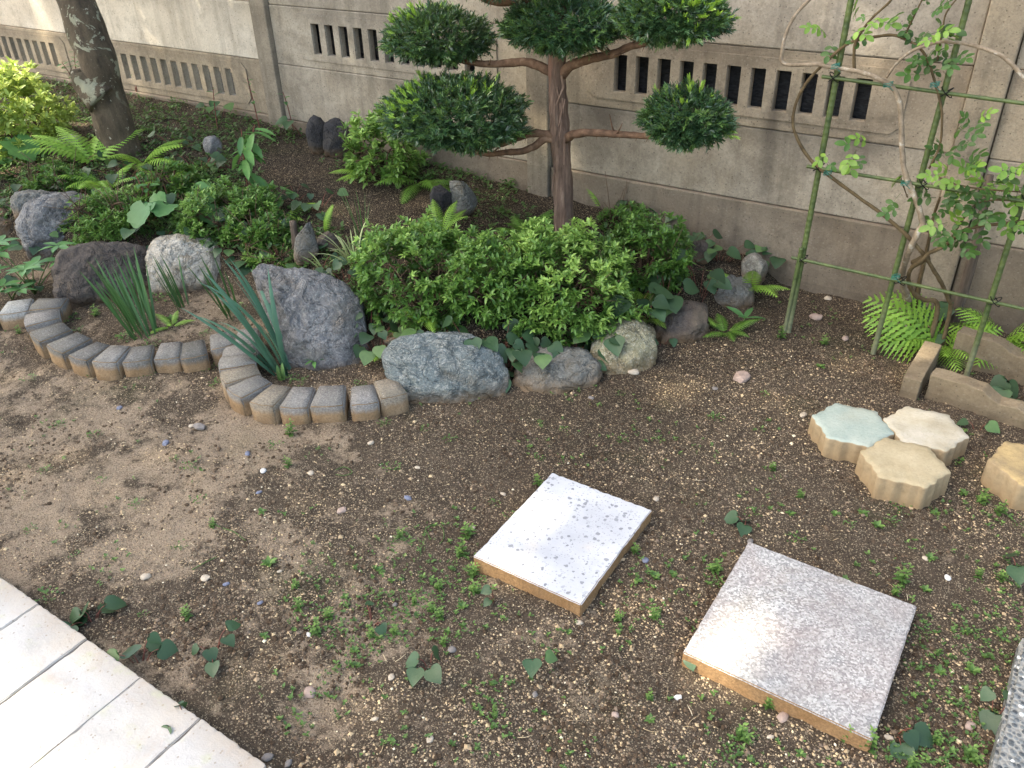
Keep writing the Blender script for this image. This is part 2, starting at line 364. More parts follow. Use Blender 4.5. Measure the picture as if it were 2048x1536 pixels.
# pale paving
m, nt, b = mat_new('pale_travertine'); n = N(nt)
r = n.rand()
c = n.mix(n.ramp(n.noise(7, 7, .6), [(.35, 0.), (.7, 1.)]), (.4, .365, .335), (.54, .51, .48))
c = n.mix(n.math('MULTIPLY', n.ramp(n.noise(10, 6, .7, dist=.6), [(.52, 0.), (.68, 1.)]), .5), c, (.42, .32, .24))
c = n.mix(n.math('MULTIPLY', r, .3), c, (.52, .5, .48))
pv = n.vor(120); pc = n.vor(120, out='Color')
pit = n.math('MULTIPLY', n.math('LESS_THAN', pv, .3), n.math('GREATER_THAN', n.sep(pc, 0), .88))
c = n.mix(n.math('MULTIPLY', pit, .6), c, (.25, .2, .15))
yd = n.ramp(n.math('ADD', n.sep(n.coord('Position'), 1), n.math('MULTIPLY', n.noise(14, 5, .7), .16)), [(.575, 0.), (.66, 1.)])
c = n.mix(n.math('MULTIPLY', yd, .55), c, (.33, .25, .17))
mo = n.math('MULTIPLY', n.ramp(n.noise(16, 5, .6), [(.56, 0.), (.68, 1.)]), .4)
c = n.mix(mo, c, (.42, .42, .25))
setc(n, b, c); b.inputs['Roughness'].default_value = .75
n.bump(n.math('SUBTRACT', n.noise(60, 6, .7), pit), .6, .005, b); M['paving'] = m

# bark
def bark(name, a, bb, light, sc=(9, 9, 1.4), bd=.012, fl=.0, flc=(.5, .2, .12)):
    m, nt, b = mat_new(name); n = N(nt); P = n.coord('Object')
    s1 = n.noise(9, 8, .65, vec=P, sc3=sc)
    c = n.ramp(s1, [(.25, a), (.55, bb), (.8, light)])
    if fl: c = n.mix(n.math('MULTIPLY', n.ramp(n.noise(5, 4, .6, vec=P, sc3=(1.6, 1.6, .5)), [(.56, 0.), (.66, 1.)]), fl), c, flc)
    setc(n, b, c); b.inputs['Roughness'].default_value = .85; b.inputs['Specular IOR Level'].default_value = .2
    n.bump(n.math('ADD', s1, n.math('MULTIPLY', n.noise(60, 4, .7, vec=P), .2)), 1.0, bd, b)
    return m
M['yew_bark'] = bark('peeling_red_brown_bark', (.05, .033, .027), (.19, .125, .095), (.4, .3, .23), (6, 6, .7), .014, .5, (.44, .17, .11))
M['branch_bark'] = bark('branch_bark', (.05, .03, .022), (.17, .1, .065), (.3, .2, .14), (3, 3, 3), .006)
M['rose_bark'] = bark('rose_bark', (.13, .095, .065), (.3, .235, .17), (.72, .7, .64), (3.5, 3.5, 3.5), .003)
M['rose_bark_dark'] = bark('dark_rose_bark', (.05, .035, .02), (.12, .085, .045), (.22, .17, .1), (3, 3, 3), .003)
# lichen bark
m, nt, b = mat_new('lichen_bark'); n = N(nt); P = n.coord('Position')
c = n.ramp(n.noise(11, 7, .65, vec=P, sc3=(2, 2, .7)), [(.3, (.042, .03, .018)), (.6, (.125, .09, .055)), (.8, (.21, .155, .095))])
li = n.noise(9, 7, .62, vec=P, dist=.6)
c = n.mix(n.math('MULTIPLY', n.math('MULTIPLY', n.ramp(li, [(.56, 0.), (.575, 1.)]), n.ramp(n.math('ADD', n.sep(P, 2), n.math('MULTIPLY', n.noise(9, 3), .3)), [(.68, 0.), (.8, 1.)])), .9), c, (.34, .33, .23))
c = n.mix(n.math('MULTIPLY', n.ramp(n.noise(4, 4, .6), [(.5, 0.), (.65, 1.)]), .3), c, (.06, .065, .03))
setc(n, b, c); b.inputs['Roughness'].default_value = .9
c = n.mix(n.ramp(n.noise(45, 3, .6, vec=P), [(.66, 0.), (.69, .8)]), c, (.5, .46, .36)); setc(n, b, c)
n.bump(n.math('ADD', n.noise(30, 7, .75), n.math('MULTIPLY', li, .3)), 1., .02, b); M['lichen_bark'] = m

m, nt, b = mat_new('green_coated_pole'); n = N(nt)
c = n.mix(n.ramp(n.noise(30, 5, .65), [(.3, 0.), (.7, 1.)]), (.035, .06, .018), (.115, .15, .045))
z = n.sep(n.coord('Position'), 2)
fade = n.ramp(n.math('ADD', z, n.math('MULTIPLY', n.noise(12, 4), .2)), [(.12, 1.), (.32, 0.)])
c = n.mix(n.math('MULTIPLY', fade, .6), c, (.24, .23, .16))
setc(n, b, c); b.inputs['Roughness'].default_value = .5; n.bump(n.noise(60, 3), .4, .002, b); M['pole'] = m
M['tie_black'] = simple('black_twine', (.012, .012, .012), .7)
M['tie_teal'] = simple('green_plastic_tie', (.03, .2, .16), .4)
m, nt, b = mat_new('soil_clod'); n = N(nt)
c = n.ramp(n.attr('tone'), [(0, (.03, .02, .013)), (.5, (.11, .075, .05)), (1, (.3, .22, .155))])
c = n.mix(n.ramp(n.noise(200, 4, .8), [(.4, .5), (.6, 0.)]), c, (.04, .027, .018))
setc(n, b, c); b.inputs['Roughness'].default_value = .95; b.inputs['Specular IOR Level'].default_value = .1; n.bump(n.noise(300, 4), .6, .003, b); M['clod'] = m
m, nt, b = mat_new('pebble_grains'); n = N(nt)
t = n.attr('tone')
c = n.ramp(t, [(0, (.09, .065, .05)), (.3, (.23, .165, .115)), (.62, (.44, .315, .185)), (.85, (.68, .51, .30)), (1, (.78, .68, .5))])
setc(n, b, c); b.inputs['Roughness'].default_value = .85; M['grains'] = m
m, nt, b = mat_new('loose_stone'); n = N(nt)
oc = n.n.new('ShaderNodeObjectInfo').outputs['Color']
c = n.mix(n.ramp(n.noise(60, 5, .7), [(.35, 0.), (.7, 1.)]), n.mix(.4, oc, (.12, .09, .07)), oc)
setc(n, b, c); b.inputs['Roughness'].default_value = .75; n.bump(n.noise(120, 4), .5, .003, b); M['loose'] = m
m, nt, b = mat_new('black_rough_sheet'); n = N(nt)
setc(n, b, n.mix(n.ramp(n.noise(45, 5, .6, sc3=(1, 1, 3)), [(.4, 0.), (.6, 1.)]), (.008, .008, .01), (.028, .028, .032)))
b.inputs['Roughness'].default_value = .6; n.bump(n.noise(45, 5, .6, sc3=(1, 1, 3)), .8, .01, b); M['black_sheet'] = m
M['wood_stump'] = bark('weathered_stake', (.04, .03, .024), (.12, .09, .07), (.25, .2, .16), (8, 8, 1), .006)

# ------------------------------------------------------------------ mesh building
class MB:
    def __init__(s): s.V = []; s.F = []; s.T = []; s.n = 0
    def add(s, V, F, tone=.5):
        V = np.asarray(V, dtype=np.float64).reshape(-1, 3); k = len(V)
        s.V.append(V); s.T.append(np.full(k, tone) if np.isscalar(tone) else np.asarray(tone, dtype=float))
        groups = {}
        for f in F: groups.setdefault(len(f), []).append(f)
        for q, g in groups.items(): s.F.append(np.asarray(g, dtype=np.int64).reshape(-1, q) + s.n)
        s.n += k
    def inst(s, tpl, R, T, tone, S=None):
        """many copies of a template: R (k,3,3), T (k,3), tone (k,)"""
        TV, TF = tpl; TV = np.asarray(TV, float); k = len(T)
        R = np.asarray(R)
        if S is not None: R = R * np.asarray(S).reshape(-1, 1, 1)
        V = np.einsum('kij,vj->kvi', R, TV) + np.asarray(T)[:, None, :]
        s.V.append(V.reshape(-1, 3)); s.T.append(np.repeat(np.asarray(tone, float), len(TV)))
        groups = {}
        for f in TF: groups.setdefault(len(f), []).append(f)
        off = (np.arange(k) * len(TV))[:, None, None] + s.n
        for q, g in groups.items():
            g = np.asarray(g, dtype=np.int64)
            s.F.append((g[None] + off).reshape(-1, q))
        s.n += k * len(TV)
    def mesh(s, name, mat, smooth=True, origin=None):
        V = np.concatenate(s.V); T = np.concatenate(s.T)
        if origin is not None: V = V - np.asarray(origin)
        me = bpy.data.meshes.new(name)
        nl = sum(f.size for f in s.F); nf = sum(len(f) for f in s.F)
        me.vertices.add(len(V)); me.loops.add(nl); me.polygons.add(nf)
        me.vertices.foreach_set('co', V.astype(np.float32).ravel())
        me.loops.foreach_set('vertex_index', np.concatenate([f.ravel() for f in s.F]).astype(np.int32))
        tot = np.concatenate([np.full(len(f), f.shape[1]) for f in s.F])
        st = np.concatenate([[0], np.cumsum(tot)[:-1]])
        me.polygons.foreach_set('loop_start', st.astype(np.int32)); me.polygons.foreach_set('loop_total', tot.astype(np.int32))
        me.polygons.foreach_set('use_smooth', np.full(nf, smooth))
        a = me.attributes.new('tone', 'FLOAT', 'POINT'); a.data.foreach_set('value', T.astype(np.float32))
        me.update(calc_edges=True); me.validate()
        for mm in (mat if isinstance(mat, (list, tuple)) else [mat]): me.materials.append(mm)
        return me
def link(name, me, parent=None, loc=None, rot=None):
    o = bpy.data.objects.new(name, me); col.objects.link(o)
    if loc is not None: o.location = loc
    if rot is not None: o.rotation_euler = rot
    if parent: o.parent = parent
    return o
def tag(o, label, cat, group=None, kind=None):
    if label: o['label'] = label
    if cat: o['category'] = cat
    if group: o['group'] = group
    if kind: o['kind'] = kind
    return o
def thing(name, label, cat, loc, rz=0, group=None):
    o = bpy.data.objects.new(name, None); col.objects.link(o); o.location = loc; o.rotation_euler = (0, 0, rz)
    o.empty_display_size = .05
    return tag(o, label, cat, group)
def part(name, mb, mat, parent, smooth=True, kind=None, world=True):
    """mb holds world coordinates when world=True"""
    org = tuple(parent.location) if world else None
    o = link(name, mb.mesh(name, mat, smooth, org), parent)
    if kind: o['kind'] = kind
    return o
def structure(name, me):
    o = link(name, me); o['kind'] = 'structure'; return o

def frames(D, hint=None, twist=None):
    """rotation matrices whose 2nd column is D (leaf axis), 3rd column as near as can be to hint"""
    D = np.asarray(D, float); D = D / np.linalg.norm(D, axis=1, keepdims=True)
    Hn = np.tile([0, 0, 1.], (len(D), 1)) if hint is None else np.asarray(hint, float)
    X = np.cross(D, Hn); nr = np.linalg.norm(X, axis=1, keepdims=True)
    X = np.where(nr < 1e-4, np.array([1., 0, 0]), X / np.maximum(nr, 1e-6))
    Z = np.cross(X, D)
    if twist is not None:
        c, s_ = np.cos(twist)[:, None], np.sin(twist)[:, None]
        X, Z = X * c + Z * s_, Z * c - X * s_
    return np.stack([X, D, Z], axis=2)

def smooth_path(pts, k=6):
    P = [Vector(p) for p in pts]; out = []
    if len(P) < 3: return P
    Q = [P[0] * 2 - P[1]] + P + [P[-1] * 2 - P[-2]]
    for i in range(1, len(Q) - 2):
        a, b_, c, d = Q[i - 1:i + 3]
        for j in range(k):
            t = j / k
            out.append(.5 * ((2 * b_) + (c - a) * t + (2 * a - 5 * b_ + 4 * c - d) * t * t + (3 * b_ - a - 3 * c + d) * t ** 3))
    out.append(P[-1]); return out
def tube(mb, pts, r0, r1=None, seg=8, k=6, rough=0.0, tone=.5, cap=True, nsc=30, rfun=None):
    P = smooth_path(pts, k) if k > 1 else [Vector(p) for p in pts]
    n_ = len(P); r1 = r0 if r1 is None else r1
    V = []; F = []; X = None
    for i, p in enumerate(P):
        t = (P[min(i + 1, n_ - 1)] - P[max(i - 1, 0)]).normalized()
        if X is None: X = t.orthogonal().normalized()
        X = (X - t * X.dot(t)).normalized(); Y = t.cross(X)
        r = r0 + (r1 - r0) * i / (n_ - 1)
        if rfun: r *= rfun(i / (n_ - 1))
        for j in range(seg):
            a = 2 * math.pi * j / seg; dvec = X * math.cos(a) + Y * math.sin(a)
            rr = r * (1 + rough * noise.noise((p + dvec * r) * nsc)) if rough else r
            V.append(p + dvec * rr)
    for i in range(n_ - 1):
        for j in range(seg):
            a, b_ = i * seg + j, i * seg + (j + 1) % seg
            F.append((a, b_, b_ + seg, a + seg))
    if cap: F.append(tuple(range(seg - 1, -1, -1))); F.append(tuple(range((n_ - 1) * seg, n_ * seg)))
    mb.add(V, F, tone)
def box(mb, x0, x1, y0, y1, z0, z1, tone=.5):
    V = [(x, y, z) for z in (z0, z1) for y in (y0, y1) for x in (x0, x1)]
    mb.add(V, [(0, 2, 3, 1), (4, 5, 7, 6), (0, 1, 5, 4), (2, 6, 7, 3), (1, 3, 7, 5), (0, 4, 6, 2)], tone)
def bevel(o, w, seg=2):
    md = o.modifiers.new('bevel', 'BEVEL'); md.width = w; md.segments = seg; md.limit_method = 'ANGLE'; return o

# ---- leaf templates (axis +Y, unit length, normal +Z)
def tpl_leaf(w=.2, fold=.06, droop=.1):
    return ([(0, 0, 0), (-w, .35, fold), (w, .35, fold), (0, .5, -.02), (-w * .72, .72, fold - droop * .4), (w * .72, .72, fold - droop * .4), (0, 1, -droop)],
            [(0, 3, 1), (0, 2, 3), (1, 3, 4), (3, 2, 5), (3, 6, 4), (3, 5, 6)])
def tpl_small(w=.2, fold=.06, droop=.08):
    return ([(0, 0, 0), (-w, .5, fold), (w, .5, fold), (0, 1, -droop)], [(0, 3, 1), (0, 2, 3)])
def tpl_outline(pts, fold=.08, droop=.15, cup=0):
    """half outline (x>=0, y) from base to tip -> folded leaf with a midrib"""
    V = []; F = []
    for (x, y) in pts:
        zm = -droop * y * y
        V += [(-x, y, zm + fold * x / max(.01, max(p[0] for p in pts)) + cup * x), (0, y, zm), (x, y, zm + fold * x / max(.01, max(p[0] for p in pts)) + cup * x)]
    for i in range(len(pts) - 1):
        a = i * 3
        F += [(a, a + 1, a + 4, a + 3), (a + 1, a + 2, a + 5, a + 4)]
    return V, F
HEART = tpl_outline([(.0, .08), (.22, -.02), (.42, .08), (.5, .25), (.47, .42), (.34, .64), (.17, .84), (.0, 1.0)], .07, .22)
ROUND = tpl_outline([(.0, 0), (.15, .07), (.27, .25), (.31, .48), (.26, .74), (.13, .92), (0, 1)], .07, .12)
LANCE = tpl_outline([(.0, 0), (.09, .12), (.15, .35), (.14, .6), (.07, .85), (0, 1)], .05, .18)
LOBED = tpl_outline([(.0, .18), (.3, -.02), (.46, .02), (.55, .16), (.6, .3), (.52, .42), (.62, .55), (.46, .7), (.42, .82), (.22, .86), (.1, .96), (.0, .97)], .12, .15)

# ------------------------------------------------------------------ ground
def axis_lines(segs):
    out = []
    for a, b_, st in segs: out += list(np.arange(a, b_ - 1e-9, st))
    return np.array(out + [segs[-1][1]])
gx = axis_lines([(-40, -10, 5), (-10, -7, .5), (-7, -5, .03), (-5, .9, .014), (.9, 3, .15), (3, 40, 4)])
gy = axis_lines([(-40, -2, 4), (-2, .2, .2), (.2, 3.5, .014), (3.5, 6, .12), (6, 42, 4)])
V = []
for y in gy:
    for x in gx:
        z = gz(x, y) if (-12 < x < 4 and -2 < y < 8) else (.0 if y < 3 else 0.2)
        V.append((x, y, z))
nx, ny = len(gx), len(gy)
ii, jj = np.meshgrid(np.arange(nx - 1), np.arange(ny - 1)); a = (jj * nx + ii).ravel()
mb = MB(); mb.V = [np.array(V)]; mb.F = [np.stack([a, a + 1, a + 1 + nx, a + nx], 1)]; mb.T = [np.zeros(len(V))]; mb.n = len(V)
me = mb.mesh('ground', M['soil'])
dryv = []
for x, y, z in V:
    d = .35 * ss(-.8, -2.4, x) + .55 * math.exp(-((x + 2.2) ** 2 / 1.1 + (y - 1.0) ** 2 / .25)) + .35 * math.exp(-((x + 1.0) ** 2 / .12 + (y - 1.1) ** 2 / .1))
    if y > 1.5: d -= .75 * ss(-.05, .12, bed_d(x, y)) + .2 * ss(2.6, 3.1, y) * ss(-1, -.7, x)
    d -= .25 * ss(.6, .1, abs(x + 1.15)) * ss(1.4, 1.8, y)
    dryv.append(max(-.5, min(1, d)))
at_ = me.attributes.new('dry', 'FLOAT', 'POINT'); at_.data.foreach_set('value', np.array(dryv, np.float32))
structure('ground', me)

# loose grains of gravel lying on the soil
def scatter_grains():
    mb = MB(); octa = ([(1, 0, 0), (0, 1, 0), (-1, 0, 0), (0, -1, 0), (0, 0, .8), (0, 0, -.3)],
                       [(0, 1, 4), (1, 2, 4), (2, 3, 4), (3, 0, 4)])
    T = []; tn = []; Ss = []; Rm = []
    k = 0
    while k < 40000:
        u, v = uni(-60, 2110), uni(110, 1560)
        if rnd() > .4 + .6 * (v / 1536.0): continue
        if v < 700:
            r_ = ray(u, v)
            p = at_z(u, v, .2 if (u < 1350) else .02)
        else: p = at_z(u, v, 0)
        if p.y > 3.36 or p.y < (.62 if p.x < .3 else 0): continue
        cl = noise.noise(Vector((p.x, p.y, 0)) * 2.4) + .8 * noise.noise(Vector((p.x, p.y, 3)) * 7) + .7 * noise.noise(Vector((p.x, p.y, 5)) * 19)
        boost = 1.0 * math.exp(-((p.x + .62) ** 2 / .16 + (p.y - 2.55) ** 2 / .1))
        if rnd() > .28 + .6 * cl + boost + .12 * ss(-1.2, -2.2, p.x): continue
        s_ = random.choice((.0011, .0014, .0018, .0022, .0028, .0036)) * uni(.8, 1.35) * (1 + 1.0 * (rnd() < .03))
        T.append((p.x, p.y, gz(p.x, p.y) + s_ * .1)); Ss.append(s_)
        tn.append(min(1, max(0, random.gauss(.47, .22)))); k += 1
        a = uni(0, 6.28); e = uni(.65, 1)
        Rm.append([[math.cos(a), -math.sin(a) * e, 0], [math.sin(a), math.cos(a) * e, 0], [0, 0, uni(.6, 1.1)]])
    mb.inst(octa, np.array(Rm), np.array(T), tn, Ss)
    o = link('gravel', mb.mesh('gravel', M['grains'], False))
    tag(o, 'tiny pale grains of gravel strewn over the dark soil', 'gravel', None, 'stuff')
scatter_grains()
def scatter_clods():
    bm = bmesh.new(); bmesh.ops.create_icosphere(bm, subdivisions=1, radius=1)
    TV = [tuple(v.co * (1 + .3 * noise.noise(v.co * 2))) for v in bm.verts]; TF = [tuple(v.index for v in f.verts) for f in bm.faces]; bm.free()
    T, tn, Ss, Rm = [], [], [], []
    while len(T) < 14000:
        u, v = uni(-60, 2110), uni(560, 1560); p = at_z(u, v, 0)
        if p.y < .62 or p.y > 3.3: continue
        w = noise.noise(Vector((p.x * 3, p.y * 3, 8))) + .8 * noise.noise(Vector((p.x * 9, p.y * 9, 2)))
        if rnd() > .35 + 1.1 * w: continue
        s_ = .0022 + .006 * rnd() ** 3; a = uni(0, 6.28)
        T.append((p.x, p.y, gz(p.x, p.y))); Ss.append(s_); dl_ = .25 * ss(-.8, -2.2, p.x) * ss(1.9, 1.5, p.y); tn.append(min(1, max(.1 + dl_ * .8, random.gauss(.4 + dl_, .25))))
        Rm.append([[math.cos(a), -math.sin(a) * .8, 0], [math.sin(a), math.cos(a) * .8, 0], [0, 0, uni(.5, .8)]])
    mb = MB(); mb.inst((TV, TF), np.array(Rm), np.array(T), tn, Ss)
    tag(link('soil_crumbs', mb.mesh('soil_crumbs', M['clod'], False)), 'crumbly lumps of dark and tan soil on the bare ground', 'soil crumbs', None, 'stuff')
scatter_clods()

# ------------------------------------------------------------------ concrete panel wall
YF = 3.36           # front of the posts
YP = 3.39           # front of the panels
ROWS = [-.25, .334, .640, .944, 1.25, 1.555, 1.86]
POSTX = [-9.42, -7.6, -5.775, -3.925, -2.14, -.325, 1.49]
wall = thing('concrete_panel_wall', 'weathered concrete panel wall with slotted vents along the back of the garden', 'wall', (-2, YP, 0))
def zoff(x): return .018 * max(0, min(1, (-x - 2) / 4))
for x in POSTX:
    mb = MB(); box(mb, x, x + .118, YF, YF + .1, -.3, 1.92 + zoff(x))
    bevel(part('post', mb, M['concrete_post'], wall, False), .006)
def vent_plate(mb, x0, x1, z0, z1, slots, s0, s1, yf, yb, ch):
    xs = sorted(set([x0, x0 + ch] + [v for s_ in slots for v in s_] + [x1 - ch, x1])); zs = [z0, z0 + ch, s0, s1, z1 - ch, z1]
    vid = {}; Vv = []; Fv = []
    def vi(x, z, y):
        k = (round(x, 5), round(z, 5), y)
        if k not in vid: vid[k] = len(Vv); Vv.append((x, y, z))
        return vid[k]
    cells = []
    for i in range(len(xs) - 1):
        for j in range(len(zs) - 1):
            if j == 2 and any(abs(xs[i] - s_[0]) < 1e-6 for s_ in slots): continue
            cor = [(xs[i], zs[j]), (xs[i + 1], zs[j]), (xs[i + 1], zs[j + 1]), (xs[i], zs[j + 1])]
            if ch > 0:
                if i == 0 and j == 0: cor.pop(0)
                elif i == len(xs) - 2 and j == 0: cor.pop(1)
                elif i == len(xs) - 2 and j == len(zs) - 2: cor.pop(2)
                elif i == 0 and j == len(zs) - 2: cor.pop(3)
            cells.append(cor)
    edges = {}
    for cor in cells:
        f_ = [vi(x, z, yf) for x, z in cor]; Fv.append(tuple(f_))
        Fv.append(tuple(vi(x, z, yb) for x, z in reversed(cor)))
        for q in range(len(cor)):
            e = (cor[q], cor[(q + 1) % len(cor)])
            rk = ((round(e[1][0], 5), round(e[1][1], 5)), (round(e[0][0], 5), round(e[0][1], 5)))
            ek = (rk[1], rk[0])
            if rk in edges: del edges[rk]
            else: edges[ek] = e
    for (p, q) in edges.values():
        Fv.append((vi(*p, yf), vi(*p, yb), vi(*q, yb), vi(*q, yf)))
    mb.add(Vv, Fv)
def fix(me_ob):
    bm = bmesh.new(); bm.from_mesh(me_ob.data); bmesh.ops.recalc_face_normals(bm, faces=bm.faces); bm.to_mesh(me_ob.data); bm.free()
def slotset(first, pitch, w=.054, k=11): return [(first + i * pitch, first + i * pitch + w) for i in range(k)]
BAYS = [(-9.30, -7.6, 1, None), (-7.482, -5.775, 1, -7.06), (-5.657, -3.925, 1, -5.262), (-3.807, -2.14, 2, -3.498), (-2.022, -.325, 2, -1.7), (-.207, 1.49, 2, .1)]
for bi, (x0, x1, vr, sf) in enumerate(BAYS):
    lower = bi < 3
    for r_ in range(6):
        o_ = zoff((x0 + x1) / 2)
        z0 = ROWS[r_] + (o_ if r_ else 0) + .001; z1 = ROWS[r_ + 1] + o_ - .001
        dy = .003 * math.sin(bi * 3.1 + r_ * 1.7)
        if r_ == 0: dy = -.012
        mb = MB()
        if r_ == vr and sf is not None:
            s0, s1 = z0 + .075 , z1 - .076
            sl = slotset(sf, .1)
            vent_plate(mb, x0 + .003, x1 - .003, z0, z1, sl, s0, s1, YP + dy, YP + .034 + dy, 0.0)
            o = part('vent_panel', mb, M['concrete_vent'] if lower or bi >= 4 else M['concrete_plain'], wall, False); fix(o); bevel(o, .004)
            mb = MB(); xa, xb = sl[0][0] - .13, sl[-1][1] + .13
            sl2 = [(a_ - .002, b_ + .002) for a_, b_ in sl]
            vent_plate(mb, xa, xb, z0 + .04, z1 - .03, sl2, s0 - .002, s1 + .002, YP + dy - .006, YP + dy - .0005, .035)
            o2 = part('vent_surround', mb, M['concrete_vent'] if lower or bi >= 4 else M['concrete_plain'], o, False, None, False); fix(o2); bevel(o2, .003)
            o2.location = (-wall.location.x, -wall.location.y, -wall.location.z)
        else:
            box(mb, x0 + .003, x1 - .003, YP + dy, YP + .05 + dy, z0, z1)
            mt = M['concrete_foot'] if r_ == 0 else (M['concrete_sunlit'] if (lower and r_ >= 2) else M['concrete_plain'])
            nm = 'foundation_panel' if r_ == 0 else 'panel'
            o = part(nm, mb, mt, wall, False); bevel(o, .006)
mb = MB(); box(mb, -3.78, 1.6, 3.452, 3.5, -.1, 1.7)
for i in range(26): box(mb, -3.7 + i * .2, -3.68 + i * .2, 3.501, 3.52, -.1, 1.69)
tag(link('shed_wall', mb.mesh('shed_wall', M['black_sheet'], False)), 'black battened shed wall seen through the right-hand vent slots', 'shed wall')

# ------------------------------------------------------------------ paving, slabs
def slab_box(name, x0, x1, y0, y1, z0, z1, rz, tiltx, tilty, mt, ms, label, cat, bev=.004, sub=0, jag=0.0):
    cx, cy = (x0 + x1) / 2, (y0 + y1) / 2; hx, hy = (x1 - x0) / 2, (y1 - y0) / 2
    bm = bmesh.new(); bmesh.ops.create_cube(bm, size=1)
    for v in bm.verts: v.co = Vector((v.co.x * 2 * hx, v.co.y * 2 * hy, (v.co.z + .5) * (z1 - z0)))
    bmesh.ops.bevel(bm, geom=[e for e in bm.edges], offset=bev, segments=2, affect='EDGES')
    if sub:
        for ax, hh in ((0, hx), (1, hy)):
            for q in range(1, sub):
                co = Vector((0, 0, 0)); no = Vector((0, 0, 0)); co[ax] = -hh + 2 * hh * q / sub; no[ax] = 1
                bmesh.ops.bisect_plane(bm, geom=bm.verts[:] + bm.edges[:] + bm.faces[:], plane_co=co, plane_no=no)
        for v in bm.verts:
            side = max(abs(v.co.x) / hx, abs(v.co.y) / hy)
            if side > .93:
                k = jag * (noise.noise(Vector((v.co.x, v.co.y, v.co.z)) * 45 + Vector((cx, cy, 0)) * 7) + .4 * noise.noise(v.co * 130))
                v.co.x -= v.co.x / hx * abs(k); v.co.y -= v.co.y / hy * abs(k)
                if v.co.z > (z1 - z0) * .6: v.co.z -= abs(k) * .5
    bm.faces.ensure_lookup_table(); bm.normal_update()
    for f_ in bm.faces: f_.material_index = 0 if f_.normal.z > .75 else 1; f_.smooth = False
    me = bpy.data.meshes.new(name); bm.to_mesh(me); bm.free(); me.materials.append(mt); me.materials.append(ms)
    o = link(name, me, None, (cx, cy, z0), (tiltx, tilty, rz)); return tag(o, label, cat)
slab_box('terrazzo_slab', -.993, -.672, 1.272, 1.68, -.016, .046, .005, .008, .004, M['terrazzo'], M['slab_side'],
         'white terrazzo paving slab with grey chips lying on bare soil', 'paving slab', .0025, 26, .004)
slab_box('aggregate_slab', -.405, .012, 1.268, 1.697, -.02, .046, -.004, .006, .008, M['aggregate'], M['slab_side'],
         'square grey washed-aggregate paving slab with brown sides', 'paving slab', .003, 26, .0025)
slab_box('pebble_slab', .222, .75, 1.1, 1.72, -.02, .055, -.03, 0, .004, M['pebble_slab'], M['pebble_slab'],
         'dark pebble-faced slab cut by the lower right edge', 'paving slab', .008, 20, .004)
pw = .2005
ordn = ['first', 'second', 'third', 'fourth', 'fifth', 'sixth', 'seventh', 'eighth', 'ninth', 'tenth', 'eleventh', 'twelfth', 'thirteenth', 'fourteenth', 'fifteenth', 'sixteenth']
for i in range(12):
    x0 = -2.22 + i * .2035
    slab_box('paving_block', x0 + .0004, x0 + .2035 - .0006, .168 , .568 + uni(-.003, .003), -.03, .043 + uni(-.002, .003), uni(-.006, .006), uni(-.004, .004), uni(-.006, .006), M['paving'], M['paving'],
             f'pale stone paving block in the sunlit bottom left row, {ordn[i]} from the left', 'paving block', .0025, 20, .0038)['group'] = 'pale paving blocks in the bottom left corner'
# ---- edging blocks
blk_px = [(4, 604, 'grey'), (34, 611, 'white'), (97, 608, 'dark'), (85, 634, 'tan2'), (102, 661, 'dark'), (140, 684, 'dark'), (182, 702, 'dark'), (225, 708, 'grey'), (278, 705, 'dark'), (337, 696, 'grey'),
          (387, 693, 'dark'), (445, 678, 'grey'), (495, 671, 'grey'), (483, 697, 'grey'), (475, 722, 'grey'), (480, 747, 'tan'), (500, 771, 'grey'), (544, 788, 'tan'), (597, 791, 'grey'), (660, 791, 'grey'), (726, 787, 'grey'), (778, 775, 'tan')]
P8 = [at_z(u, v, .072) for u, v, _ in blk_px]
P8[0] = Vector((-3.53, 1.335, .072))
def block_mesh(k, wo, wi, dp, h):
    """tapered edging block, outer face (toward -y) wider, top edges rounded"""
    bm = bmesh.new()
    sh = [(-wo / 2, -dp / 2), (wo / 2, -dp / 2), (wi / 2, dp / 2), (-wi / 2, dp / 2)]
    pts = []
    for i in range(4):
        a, b_ = Vector(sh[i]), Vector(sh[(i + 1) % 4]); pts.append(a.lerp(b_, .0))
        if i == 0: pts.append(a.lerp(b_, .5) + Vector((0, -.006)))
    lo = [bm.verts.new((p[0], p[1], -.05)) for p in pts]; hi = [bm.verts.new((p[0], p[1], h)) for p in pts]
    n_ = len(pts)
    for i in range(n_): bm.faces.new((lo[i], lo[(i + 1) % n_], hi[(i + 1) % n_], hi[i]))
    bm.faces.new(hi); bm.faces.new(lo[::-1])
    bmesh.ops.bevel(bm, geom=[e for e in bm.edges if min(v.co.z for v in e.verts) > 0 or abs(e.verts[0].co.z - e.verts[1].co.z) > .05], offset=.0048, segments=2, affect='EDGES')
    bmesh.ops.triangulate(bm, faces=[f_ for f_ in bm.faces if len(f_.verts) > 4])
    bmesh.ops.subdivide_edges(bm, edges=bm.edges[:], cuts=1, use_grid_fill=True)
    for v in bm.verts:
        nz = noise.noise(v.co * 60 + Vector((k, 0, 0))); v.co += Vector((noise.noise(v.co * 25 + Vector((0, k, 3))), noise.noise(v.co * 25 + Vector((9, k, 3))), nz)) * .0014
    for f_ in bm.faces: f_.smooth = True
    me = bpy.data.meshes.new('edging_block'); bm.to_mesh(me); bm.free(); return me
desc = {'grey': 'grey', 'dark': 'dark grey', 'tan': 'sandy brown', 'tan2': 'light grey', 'white': 'whitish'}
